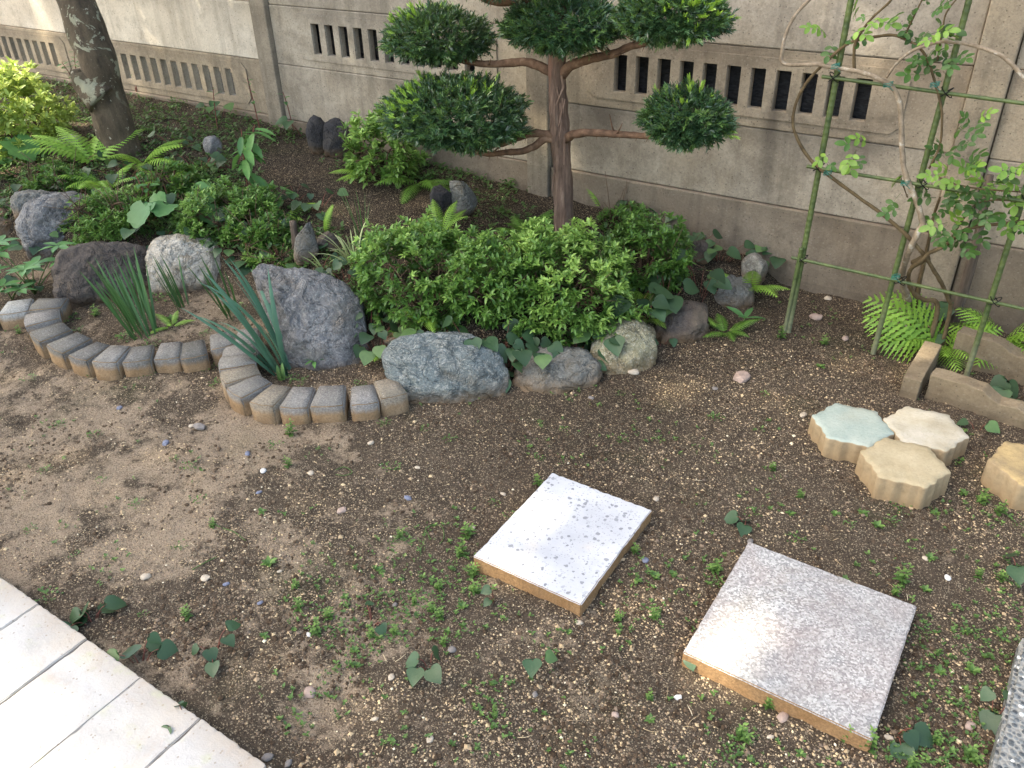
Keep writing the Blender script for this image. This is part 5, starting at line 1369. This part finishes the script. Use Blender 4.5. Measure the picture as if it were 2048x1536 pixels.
# ------------------------------------------------------------------ trellis and rose
YT = 2.95
trel = thing('garden_trellis', 'green pole trellis tied with black twine in front of the wall', 'trellis', (-.35, YT, 0))
PX = [-.685, -.345, -.047, .26]
def node_tube(mb, a, b_, r, step=.022):
    a, b_ = Vector(a), Vector(b_); L_ = (b_ - a).length; k = max(2, int(L_ / step)); pts = []; 
    V_ = []; F_ = []; seg = 10; t = (b_ - a).normalized(); X = t.orthogonal().normalized(); Yv = t.cross(X); rings = 0
    for i in range(k + 1):
        for off, rr in ((-.0035, 1.0), (0, 1.1), (.0035, 1.0)):
            pc = a + t * (L_ * i / k + off)
            for j in range(seg):
                an = 2 * math.pi * j / seg; V_.append(pc + (X * math.cos(an) + Yv * math.sin(an)) * r * rr)
            rings += 1
    for i in range(rings - 1):
        for j in range(seg): F_.append((i * seg + j, i * seg + (j + 1) % seg, (i + 1) * seg + (j + 1) % seg, (i + 1) * seg + j))
    F_.append(tuple(range((rings - 1) * seg, rings * seg))); F_.append(tuple(range(seg - 1, -1, -1)))
    mb.add(V_, F_)
for i, x in enumerate(PX):
    mb = MB(); lean = [(-.004, .02), (-.03, .02), (-.012, .0), (0, 0)][i]
    node_tube(mb, (x + lean[0], YT, -.08), (x + lean[1], YT, 1.9), (.0092 if i else .0098))
    part('pole', mb, M['pole'], trel)
    if i == 0:
        mb = MB(); node_tube(mb, (x - .018, YT - .004, -.05), (x - .004, YT - .02, .36), .0075); part('short_cane', mb, M['pole'], trel)
for z0_, z1_ in ((.958, .94), (.66, .668), (.32, .318), (1.27, 1.25)):
    mb = MB(); node_tube(mb, (-.715, YT - .018, z0_), (.45, YT - .018, z1_ - .02), (.0058), .09); part('crossbar', mb, M['pole'], trel)
    for x in PX[:3]:
        mb = MB()
        zc = z0_ + (z1_ - .02 - z0_) * (x + .715) / 1.165
        for q in range(3):
            c_ = Vector((x + .004, YT - .006, zc)); r_ = .021; pts = [c_ + Vector((math.cos(a) * r_ * .8, math.sin(a) * r_ * 1.0, (math.cos(a) * .7) * r_ * (1 if q % 2 else -1))) for a in np.linspace(0, 6.283, 12)]
            tube(mb, pts, .0016, .0016, 4, 1)
        part('tie', mb, M['tie_black'], trel)

rose = thing('climbing_rose', 'climbing rose with looping thorny stems tied to the trellis', 'rose', (-.4, 3.0, 0))
ST = [([(1822, 618), (1817, 600), (1811, 585), (1805, 562), (1806, 538), (1815, 512), (1825, 488), (1837, 463), (1845, 448), (1842, 430), (1832, 401), (1817, 366), (1808, 337), (1804, 293), (1803, 255), (1800, 211), (1788, 179), (1764, 161), (1720, 144), (1671, 136), (1635, 129), (1569, 128), (1565, 100), (1575, 60), (1595, 25), (1628, -10)], .0125, .005, 'rose_bark', 3.22, 2.92),
      ([(1900, 620), (1897, 600), (1890, 583), (1883, 566), (1870, 545), (1856, 522), (1840, 500), (1822, 480), (1806, 464), (1790, 450), (1764, 428), (1726, 401), (1682, 369), (1636, 334), (1612, 308), (1595, 278), (1586, 249), (1589, 217), (1603, 182), (1624, 152), (1653, 123), (1682, 97), (1706, 83), (1741, 75), (1785, 70), (1814, 80), (1841, 98), (1858, 126), (1870, 164), (1882, 211), (1884, 249), (1879, 293), (1858, 337)], .0075, .0035, 'rose_bark_dark', 3.1, 2.93),
      ([(1709, 143), (1708, 115), (1711, 85), (1725, 60), (1745, 35), (1775, 8), (1790, -10)], .0055, .003, 'rose_bark_dark', 2.93, 2.9),
      ([(1773, 155), (1790, 130), (1812, 110), (1835, 97), (1880, 84), (1920, 86), (1960, 95), (2000, 110), (2030, 135), (2060, 172)], .0042, .0062, 'rose_bark', 2.93, 2.9),
      ([(1875, 612), (1850, 600), (1832, 590), (1820, 573), (1817, 552), (1824, 535), (1842, 522), (1856, 508), (1872, 500), (1895, 488), (1925, 462), (1960, 452), (2000, 448), (2060, 440)], .0085, .005, 'rose_bark_dark', 3.1, 2.93),
      ([(1833, 603), (1840, 560), (1850, 520), (1858, 480), (1868, 430), (1880, 395)], .009, .004, 'rose_bark_dark', 3.2, 3.1),
      ([(1895, 488), (1925, 440), (1950, 410), (1990, 400), (2060, 405)], .004, .0025, 'rose_bark_dark', 2.95, 2.92),
      ([(1870, 350), (1900, 365), (1940, 375), (1985, 380), (2060, 385)], .003, .0025, 'rose_bark_dark', 2.93, 2.9),
      ([(1810, 70), (1822, 45), (1840, 8), (1850, -10)], .003, .002, 'rose_bark_dark', 2.93, 2.9),
      ([(1875, 120), (1885, 60), (1893, 25), (1920, -10)], .003, .002, 'rose_bark_dark', 2.93, 2.9),
      ([(1815, 395), (1806, 370), (1800, 350)], .0022, .001, 'rose_bark_dark', 2.97, 2.94),
      ([(1690, 350), (1705, 325), (1712, 300)], .0022, .001, 'rose_bark_dark', 2.93, 2.9)]
for pts, r0, r1, mt, y0, y1 in ST:
    mb = MB(); P = [at_y(u, v, y0 + (y1 - y0) * min(1, i / 6)) for i, (u, v) in enumerate(pts)]
    if y0 > 3: P.insert(0, Vector((P[0].x + .01, P[0].y, gz(P[0].x, P[0].y) - .02)))
    tube(mb, P, r0, r1, 9, 6, .25, nsc=50)
    for q in range(len(pts) * 2):
        s_ = random.choice(smooth_path(P, 4)); d = Vector((uni(-1, 1), -.4, uni(-1, 1))).normalized(); tube(mb, [s_, s_ + d * (r1 + .007)], .0018, .0003, 3, 1)
    part('stem', mb, M[mt], rose)
mb = MB(); bmc = at_y(1842, 520, 3.03)
for q in range(1): tube(mb, [bmc + Vector((-.02, 0, -.02)), bmc, bmc + Vector((.022, 0, .016))], .016, .014, 10, 4, .3, nsc=50)
part('knot', mb, M['rose_bark_dark'], rose)
for (u, v) in ((1671, 135), (1776, 172), (1810, 368), (1869, 172), (1655, 348), (1791, 556)):
    mb = MB(); c_ = at_y(u, v, 2.915)
    for q in range(3):
        pts = [c_ + Vector((math.cos(a) * .013, math.sin(a) * .014, .005 * q + math.cos(a) * .004)) for a in np.linspace(0, 6.283, 10)]; tube(mb, pts, .0013, .0013, 4, 1)
    tube(mb, [c_, c_ + Vector((.02, -.01, -.01))], .001, .001, 4, 1)
    part('plant_tie', mb, M['tie_teal'], rose)
def compound(tone, seed, k=5):
    rs = random.Random(seed); mb = MB(); L_ = 1.0
    tube(mb, [(0, 0, 0), (0, .5, .04), (0, .8, 0)], .012, .008, 4, 2, tone=.2)
    spots = [((0, .8, 0), 0, .55)] + [((0, .68 - .38 * j, .03), s_ * 1.25, .48 - .06 * j) for j in range((k - 1) // 2) for s_ in (-1, 1)]
    for (p_, a, s_) in spots:
        d = (math.sin(a), math.cos(a), rs.uniform(-.35, .1)); F_ = frames([d], [(rs.gauss(0, .2), rs.gauss(0, .2), 1)])[0]
        V_ = np.array(ROUND[0]) * s_ * rs.uniform(.85, 1.1); mb.add(V_ @ F_.T + np.array(p_), ROUND[1], min(1, max(0, tone + rs.uniform(-.1, .1))))
    return mb.mesh('rose_leaf', M['rose'])
rl = [compound(.2, 1), compound(.35, 2), compound(.5, 3, 3), compound(.9, 4), compound(.75, 5)]
LP = [(1655, 72, 3), (1640, 60, 3), (1668, 85, 1), (1705, 60, 3), (1712, 38, 4), (1768, 32, 3), (1755, 42, 4), (1775, 45, 1), (1800, 45, 1), (1815, 50, 0), (1862, 25, 1), (1875, 60, 0), (1872, 18, 1), (1880, 5, 2), (1832, 78, 0),
      (1846, 90, 0), (1862, 68, 3), (1880, 72, 3), (1898, 84, 4), (1905, 92, 3), (1890, 64, 1), (1858, 120, 1), (1845, 125, 1), (1872, 118, 0), (1905, 110, 1), (1915, 105, 1), (1925, 118, 0), (1850, 150, 1), (1868, 135, 0),
      (1660, 308, 3), (1683, 318, 3), (1712, 302, 4), (1738, 286, 3), (1722, 296, 2), (1790, 372, 3), (1802, 385, 2), (1800, 418, 1), (1740, 80, 1),
      (1908, 268, 1), (1925, 262, 1), (1940, 255, 1), (1955, 238, 3), (1968, 230, 1), (1920, 285, 0), (1875, 300, 0), (1890, 315, 0), (1935, 310, 1), (1952, 316, 1), (1930, 322, 1),
      (1872, 345, 3), (1885, 350, 4), (1900, 342, 3), (1915, 352, 4), (1932, 340, 3), (1945, 345, 4), (1928, 372, 4), (1940, 385, 3), (1955, 378, 4), (1968, 372, 3), (1900, 378, 0), (1915, 385, 0), (1890, 392, 0), (1872, 395, 0), (1860, 390, 1),
      (1885, 425, 1), (1905, 420, 1), (1915, 438, 1), (1895, 445, 4), (1908, 450, 4), (1880, 460, 1), (1925, 462, 1), (1905, 480, 0), (1900, 492, 1), (1915, 500, 1), (1865, 468, 1),
      (1990, 350, 0), (2005, 340, 3), (2020, 345, 4), (2030, 335, 3), (2040, 350, 4), (2015, 372, 3), (2035, 385, 4), (2045, 370, 3), (1985, 375, 0), (1998, 392, 1), (1975, 405, 0), (1968, 418, 1), (1990, 418, 0), (2008, 412, 0), (1995, 445, 4), (2012, 438, 3), (2030, 425, 0),
      (2040, 405, 3), (2025, 455, 0), (1975, 440, 1), (1960, 430, 0), (2045, 330, 1), (2042, 445, 1), (1950, 460, 0), (1960, 400, 0), (1945, 400, 0)]
for i, (u, v, k) in enumerate(LP):
    p = at_y(u, v, uni(2.84, 2.98)) - rose.location; o = link('leaf', rl[k], rose)
    a = uni(0, 6.28); pose(o, p, (math.cos(a), -.5 + uni(-.3, .3), math.sin(a) * .5), (uni(-.5, .5), -.7, .9), uni(.05, .07))
for i in range(24):
    u, v = random.choice(LP)[:2]; u = min(2060, u + uni(-15, 15)); v += uni(-15, 15)
    p = at_y(u, v, uni(2.86, 3.0)) - rose.location; o = link('leaf', rl[random.choice((0, 0, 1, 2))], rose)
    a = uni(0, 6.28); pose(o, p, (math.cos(a), -.4, math.sin(a) * .6), (uni(-.6, .6), -.6, .9), uni(.035, .05))

# ------------------------------------------------------------------ weeds on the bare soil
def weed_mesh(seed, kind):
    rs = random.Random(seed); mb = MB(); D_, T_, tn, S_ = [], [], [], []
    if kind == 'rosette':
        for q in range(11):
            a = q * 2.4; e = rs.uniform(.1, .8); D_.append((math.cos(a) * math.cos(e), math.sin(a) * math.cos(e), math.sin(e))); T_.append((0, 0, .05)); S_.append(rs.uniform(.6, 1)); tn.append(rs.uniform(.3, .8))
    elif kind == 'upright':
        for st in range(3):
            bx, by = rs.uniform(-.5, .5), rs.uniform(-.5, .5); hgt = rs.uniform(.9, 1.9)
            tube(mb, [(bx * .3, by * .3, 0), (bx, by, hgt)], .03, .02, 4, 1, tone=.3)
            for q in range(12):
                f_ = q / 11; a = q * 1.57 + rs.random() * .4; e = rs.uniform(0, .6)
                D_.append((math.cos(a) * math.cos(e), math.sin(a) * math.cos(e), math.sin(e))); T_.append((bx * (.3 + .7 * f_), by * (.3 + .7 * f_), hgt * f_)); S_.append(.62 * (1.1 - .5 * f_)); tn.append(.35 + .5 * f_)
    else:
        for q in range(26):
            a = rs.uniform(0, 6.28); r_ = rs.random() ** .6 * 1.4
            D_.append((math.cos(a), math.sin(a), rs.uniform(.1, .9))); T_.append((r_ * math.cos(a + .4), r_ * math.sin(a + .4), rs.uniform(.05, .35))); S_.append(rs.uniform(.25, .5)); tn.append(rs.uniform(.2, .8))
    mb.inst(tpl_leaf(.24 if kind != 'mat' else .42, .05, .15), frames(np.array(D_)), np.array(T_), tn, S_)
    return mb.mesh('weed', M['weed'])
wm = {k: [weed_mesh(i + 10 * j, k) for i in range(4)] for j, k in enumerate(('rosette', 'upright', 'mat'))}
WEEDS = [(540, 1130, 34, 'rosette'), (525, 1025, 22, 'rosette'), (425, 1055, 22, 'upright'), (380, 935, 26, 'mat'), (400, 1000, 22, 'mat'), (585, 870, 34, 'upright'), (550, 892, 24, 'mat'), (577, 935, 24, 'upright'),
         (782, 938, 34, 'mat'), (270, 1010, 24, 'mat'), (360, 1095, 22, 'mat'), (375, 1235, 30, 'upright'), (288, 1232, 16, 'mat'), (530, 1272, 22, 'rosette'), (470, 1250, 16, 'mat'), (100, 1195, 34, 'mat'),
         (590, 1175, 26, 'upright'), (600, 1225, 34, 'upright'), (635, 1275, 34, 'upright'), (680, 1260, 34, 'mat'), (660, 1240, 30, 'upright'), (760, 1140, 26, 'rosette'), (745, 1278, 26, 'upright'), (790, 1272, 26, 'upright'), (710, 1305, 22, 'rosette'), (690, 1195, 22, 'rosette'),
         (790, 1085, 20, 'mat'), (800, 1075, 22, 'upright'), (935, 1075, 40, 'upright'), (925, 1110, 40, 'upright'), (945, 1150, 36, 'upright'), (950, 1190, 34, 'upright'), (990, 1010, 22, 'mat'), (1075, 975, 30, 'upright'), (1020, 1035, 24, 'mat'), (880, 1180, 30, 'upright'), (860, 1200, 30, 'mat'), (830, 1210, 24, 'upright'),
         (865, 1225, 26, 'upright'), (880, 1240, 30, 'upright'), (925, 1215, 26, 'rosette'), (890, 1290, 26, 'upright'), (925, 1255, 20, 'rosette'), (800, 1275, 20, 'mat'), (1005, 1370, 36, 'mat'), (990, 1430, 24, 'upright'), (1275, 1165, 22, 'rosette'), (1270, 1110, 26, 'upright'), (1310, 1155, 26, 'rosette'), (1345, 1150, 20, 'rosette'), (1310, 1240, 30, 'upright'), (1235, 1245, 26, 'upright'),
         (1430, 1145, 40, 'upright'), (1430, 1165, 26, 'mat'), (1300, 1400, 22, 'upright'), (1300, 1445, 24, 'rosette'), (1480, 1480, 44, 'upright'), (1535, 1420, 30, 'upright'), (1680, 1475, 38, 'upright'), (1735, 1495, 46, 'upright'), (1465, 1510, 30, 'mat'),
         (1690, 1165, 24, 'rosette'), (1800, 1170, 40, 'upright'), (1790, 1190, 26, 'upright'), (1850, 1185, 22, 'rosette'), (1850, 1265, 32, 'mat'), (1835, 1290, 28, 'mat'), (1880, 1345, 26, 'rosette'), (1945, 1345, 28, 'rosette'), (1950, 1270, 24, 'mat'), (1860, 1120, 22, 'rosette'), (1955, 1155, 22, 'upright'), (2000, 1165, 26, 'upright'),
         (1785, 1045, 26, 'mat'), (1800, 1020, 30, 'mat'), (1725, 1030, 24, 'rosette'), (1755, 1055, 26, 'rosette'), (1670, 1030, 22, 'rosette'), (1600, 995, 22, 'upright'), (1590, 1080, 28, 'mat'), (1545, 945, 22, 'upright'), (1580, 1030, 24, 'rosette'), (1505, 1030, 26, 'mat'), (1870, 1030, 22, 'rosette'), (1960, 1005, 36, 'upright'), (2000, 1030, 30, 'upright'), (2035, 1050, 28, 'mat'), (1925, 990, 20, 'rosette'),
         (1910, 925, 28, 'mat'), (1920, 870, 30, 'mat'), (1700, 1050, 20, 'mat'), (1640, 735, 20, 'rosette'), (1530, 790, 18, 'mat'), (1430, 840, 26, 'mat'), (1315, 880, 20, 'mat'), (1245, 880, 22, 'mat'), (1130, 860, 20, 'mat'), (1080, 920, 18, 'mat'), (1240, 790, 16, 'mat'), (900, 880, 22, 'mat'), (850, 860, 20, 'mat'), (770, 850, 24, 'mat'), (690, 830, 22, 'upright'), (1790, 690, 24, 'upright'), (1645, 690, 26, 'upright'), (1560, 680, 28, 'upright'), (1660, 870, 20, 'rosette'),
         (1960, 1500, 44, 'mat'), (1935, 1520, 40, 'upright'), (1840, 1505, 30, 'mat'), (1820, 1535, 34, 'upright'), (1870, 1490, 30, 'upright'), (1955, 1440, 26, 'mat'), (1600, 1510, 24, 'rosette'), (1420, 1535, 22, 'mat'), (350, 920, 16, 'mat'), (190, 870, 22, 'mat'), (120, 850, 20, 'mat'), (60, 760, 22, 'mat'), (40, 670, 18, 'upright'), (300, 750, 18, 'mat'), (90, 940, 20, 'mat'), (205, 960, 18, 'mat'), (60, 1060, 20, 'mat'), (150, 1110, 16, 'mat'),
         (420, 740, 26, 'mat'), (435, 770, 26, 'mat'), (140, 640, 30, 'mat'), (190, 632, 26, 'upright'), (250, 680, 34, 'mat'), (300, 690, 30, 'mat'), (320, 600, 34, 'mat'), (345, 640, 26, 'rosette'), (470, 620, 34, 'mat'), (600, 765, 30, 'mat'), (580, 760, 26, 'mat'), (720, 770, 24, 'mat'), (410, 668, 20, 'mat'), (155, 665, 22, 'mat')]
for i, (u, v, s_, k) in enumerate(WEEDS):
    p = G(u, v); r_ = s_ * dist(p) / F_PX / 2 * (1.1 if k != 'mat' else .85)
    o = link('weed', wm[k][i % 4], None, p, (0, 0, uni(0, 6.28))); o.scale = (r_, r_, r_)
    nm = {'rosette': 'weed seedling with a flat star of leaves', 'upright': 'upright leafy weed', 'mat': 'low sprawling weed'}[k]
    tag(o, None, 'weed', 'weeds sprouting on the bare soil'); autos(o, nm, u, v)
# tiny seedlings nobody could count
mb = MB(); D_, T_, tn, S_ = [], [], [], []
k = 0
while k < 1600:
    u, v = uni(-40, 2090), uni(600, 1560); p = at_z(u, v, 0)
    if p.y < .66 or (p.x < -.65 and p.x > -1.0 and 1.26 < p.y < 1.69) or (-.41 < p.x < .02 and 1.26 < p.y < 1.7): continue
    w = .5 * noise.noise(Vector((p.x * 2.2, p.y * 2.2, 4))) + .6 * noise.noise(Vector((p.x * 8, p.y * 8, 4))) - .1 + .1 * ss(-1.2, -.2, p.x)
    for cu, cv, rr, am in ((900, 1150, 110, .8), (690, 1260, 100, .8), (840, 1230, 90, .7), (1270, 1200, 110, .35), (1820, 1070, 130, .22), (1880, 1330, 110, .25), (1000, 1390, 60, .4), (1880, 1490, 110, .5), (1480, 1500, 90, .4), (250, 690, 70, .5), (600, 1200, 60, .5), (1250, 870, 160, .2)):
        w += am * math.exp(-((u - cu) ** 2 + (v - cv) ** 2) / rr ** 2)
    if rnd() > w: continue
    z = gz(p.x, p.y); n_ = random.choice((3, 4, 5, 6)); b0 = uni(.004, .011)
    for q in range(n_):
        a = q * 2.4 + uni(0, 1); e = uni(.1, .9); D_.append((math.cos(a) * math.cos(e), math.sin(a) * math.cos(e), math.sin(e)))
        T_.append((p.x, p.y, z + uni(.001, .01))); S_.append(b0 * uni(.7, 1.2)); tn.append(uni(.15, .8))
    k += 1
while k < 6300:      # low growth in the planted bed
    u, v = uni(-30, 1560), uni(150, 640); p = G(u, v) if rnd() < .35 else None
    if p is None: continue
    if p.y > 3.36 or bed_d(p.x, p.y) < .1: continue
    w = noise.noise(Vector((p.x * 1.6, p.y * 1.6, 9))) + .45 * ss(-2.0, -4.0, p.x) + .1
    if rnd() > w: k += .05; continue
    n_ = random.choice((4, 5, 6)); b0 = uni(.01, .026)
    for q in range(n_):
        a = q * 2.4 + uni(0, 1); e = uni(.1, .9); D_.append((math.cos(a) * math.cos(e), math.sin(a) * math.cos(e), math.sin(e)))
        T_.append((p.x + uni(-.01, .01), p.y + uni(-.01, .01), p.z + uni(.002, .03))); S_.append(b0 * uni(.7, 1.2)); tn.append(uni(.05, .6))
    k += 1
mb.inst(tpl_leaf(.3), frames(np.array(D_)), np.array(T_), tn, S_)
tag(link('seedlings', mb.mesh('seedlings', M['weed'])), 'scattered tiny green seedlings over the soil', 'ground cover', None, 'stuff')
# litter: twigs and dead leaf bits
mb = MB()
for i in range(420):
    u, v = uni(0, 2048), uni(330, 1536); p = G(u, v) if v < 700 else at_z(u, v, 0)
    if p.y < .64: continue
    a = uni(0, 6.28); L_ = uni(.008, .035); z = gz(p.x, p.y) + .002
    d = Vector((math.cos(a), math.sin(a), 0)) * L_; m_ = Vector((p.x, p.y, z)) + d * .5 + Vector((uni(-.004, .004), uni(-.004, .004), .002))
    tube(mb, [(p.x, p.y, z), m_, Vector((p.x, p.y, z)) + d], .0008, .0006, 3, 2, tone=uni(0, 1))
tag(link('plant_litter', mb.mesh('plant_litter', M['grains'])), 'fine dead twigs and straw bits littering the soil', 'litter', None, 'stuff')
# green curled stems lying on the soil
for (pts, lb) in (([(860, 1080), (852, 1060), (870, 1052), (885, 1058), (888, 1080), (880, 1092)], 'thin curled green stem on the soil left of the terrazzo slab'),
                  ([(425, 1050), (450, 1062), (470, 1068), (492, 1085)], 'thin green stem lying on the open soil below the long block row'),
                  ([(385, 1142), (410, 1130), (435, 1118)], 'short straight green stem on the soil above the paving'),
                  ([(672, 945), (690, 937), (705, 948), (690, 955), (672, 952)], 'small looped green stem on the soil below the short block row')):
    mb = MB(); tube(mb, [G(u, v) + Vector((0, 0, .003)) for u, v in pts], .0016, .0012, 5, 5)
    tag(link('fallen_stem', mb.mesh('fallen_stem', M['green_stem'])), lb, 'stem')

# ------------------------------------------------------------------ unseen tree added on the sunny side to shade the garden
sh = thing('added_shade_tree', 'unseen broad leafy tree added on the sunny side to shade the garden', 'tree', (-9.4, -3.9, 0))
mb = MB(); tube(mb, [(-9.4, -3.9, -.1), (-9.4, -3.8, 3), (-9.3, -3.5, 6.5), (-9.2, -3.2, 10)], .32, .16, 14, 6, .1)
for q in range(12):
    a = q * .52; tube(mb, [(-9.3, -3.4, 7.0 + .2 * q), (-9.3 + 1.4 * math.cos(a), -3.2 + 1.0 * math.sin(a), 9.6), (-9.2 + 3.4 * math.cos(a), -3.0 + 1.9 * math.sin(a), 10.8)], .08, .02, 7, 4)
part('trunk', mb, M['lichen_bark'], sh)
def wpt(u, v, z): p = at_z(u, v, z); return (p.x - SUN_DIR.x / SUN_DIR.z * z, p.y - SUN_DIR.y / SUN_DIR.z * z)
SPOTS = [(wpt(450, 940, 0), .14, .45), (wpt(700, 960, 0), .14, .2), (wpt(1455, 1322, .05), .12, .55), (wpt(1560, 1250, .05), .2, .12), (wpt(1050, 1090, .05), .2, .42), (wpt(1160, 1020, .05), .15, .3),
         (wpt(1440, 755, 0), .18, .25), (wpt(1740, 730, 0), .17, .3), (wpt(1110, 500, .4), .14, .3), (wpt(850, 520, .4), .12, .25), (wpt(150, 900, 0), .25, .12),
         (wpt(370, 520, .3), .12, .3), (wpt(620, 600, .2), .12, .15), (wpt(1760, 650, .2), .12, .25), (wpt(640, 300, .3), .2, .1)]
def shade_target(x, y, z): return x - SUN_DIR.x / SUN_DIR.z * z, y - SUN_DIR.y / SUN_DIR.z * z
pos, siz = [], []
rsn = random.Random(12)
def through(tx, ty):
    """share of direct sun the crown lets through towards a point of the garden"""
    if tx < -.5 and ty < .47 + .07 * noise.noise(Vector((tx * 3, 0, 0))) + .03 * noise.noise(Vector((tx * 11, 0, 0))): return 1
    if ((tx + 4.7) / .6) ** 2 + ((ty - 2.5) / .52) ** 2 < 1 + .5 * noise.noise(Vector((tx * 3, ty * 3, 1))): return 1
    if tx < -4.3 and ty > 4.0: return 1
    t = .10 * ss(.05, .5, noise.noise(Vector((tx * 1.9, ty * 1.9, 4)))) + .10 * ss(.1, .5, noise.noise(Vector((tx * 5.5, ty * 5.5, 6))))
    if ty > 3.45: t += .05 + .16 * ss(-3.0, -3.6, tx)
    for (cx, cy), r_, pr in SPOTS:
        q_ = ((tx - cx) ** 2 + (ty - cy) ** 2) / (r_ * r_)
        if q_ < 4: t += pr * math.exp(-q_ * 1.1)
    return min(1, t)
cell = .075
for lay in range(4):
  for tx0 in np.arange(-7.6, 1.3, cell):
    for ty0 in np.arange(-.4, 4.4, cell):
        tx, ty = tx0 + rsn.uniform(-.04, .04) + lay * .03, ty0 + rsn.uniform(-.04, .04) + lay * .02; z = rsn.uniform(9.5, 12.0)
        if rsn.random() < through(tx, ty) ** .28: continue  # crown shaped by leaving out leaves where sun patches should land
        pos.append((tx + SUN_DIR.x / SUN_DIR.z * z, ty + SUN_DIR.y / SUN_DIR.z * z, z)); siz.append(rsn.uniform(.13, .17))
k = len(pos); rs = np.random.RandomState(2)
Dn = rs.normal(size=(k, 3)); sd_ = np.array(SUN_DIR); Dn = nrm(Dn - .8 * (Dn @ sd_)[:, None] * sd_); hint = np.tile(np.array(SUN_DIR), (k, 1)) + rs.normal(size=(k, 3)) * .3
mb = MB(); mb.inst(tpl_leaf(.36, .03, .06), frames(Dn, hint), np.array(pos), rs.rand(k), siz)
part('crown', mb, M['canopy'], sh, True, 'stuff')

# ------------------------------------------------------------------ labels counted from landmarks
from collections import defaultdict
grp = defaultdict(list)
for o, nm, side, look, dd in pending: grp[(nm, side, look)].append((dd, o))
num = ['nearest', 'second nearest', 'third nearest', 'fourth nearest', 'fifth nearest', 'sixth nearest', 'seventh nearest', 'eighth nearest', 'ninth nearest', 'tenth nearest'] + [f'{w} nearest' for w in ordn[10:]]
for (nm, side, look), lst in grp.items():
    lst.sort(key=lambda t: t[0])
    sd = {'left': 'left of', 'right': 'right of', 'above': 'above', 'below': 'below'}[side]
    for i, (_, o) in enumerate(lst):
        o['label'] = f'{look} {sd} the {nm}' + (f', {num[min(i, len(num)-1)]}' if len(lst) > 1 else '')
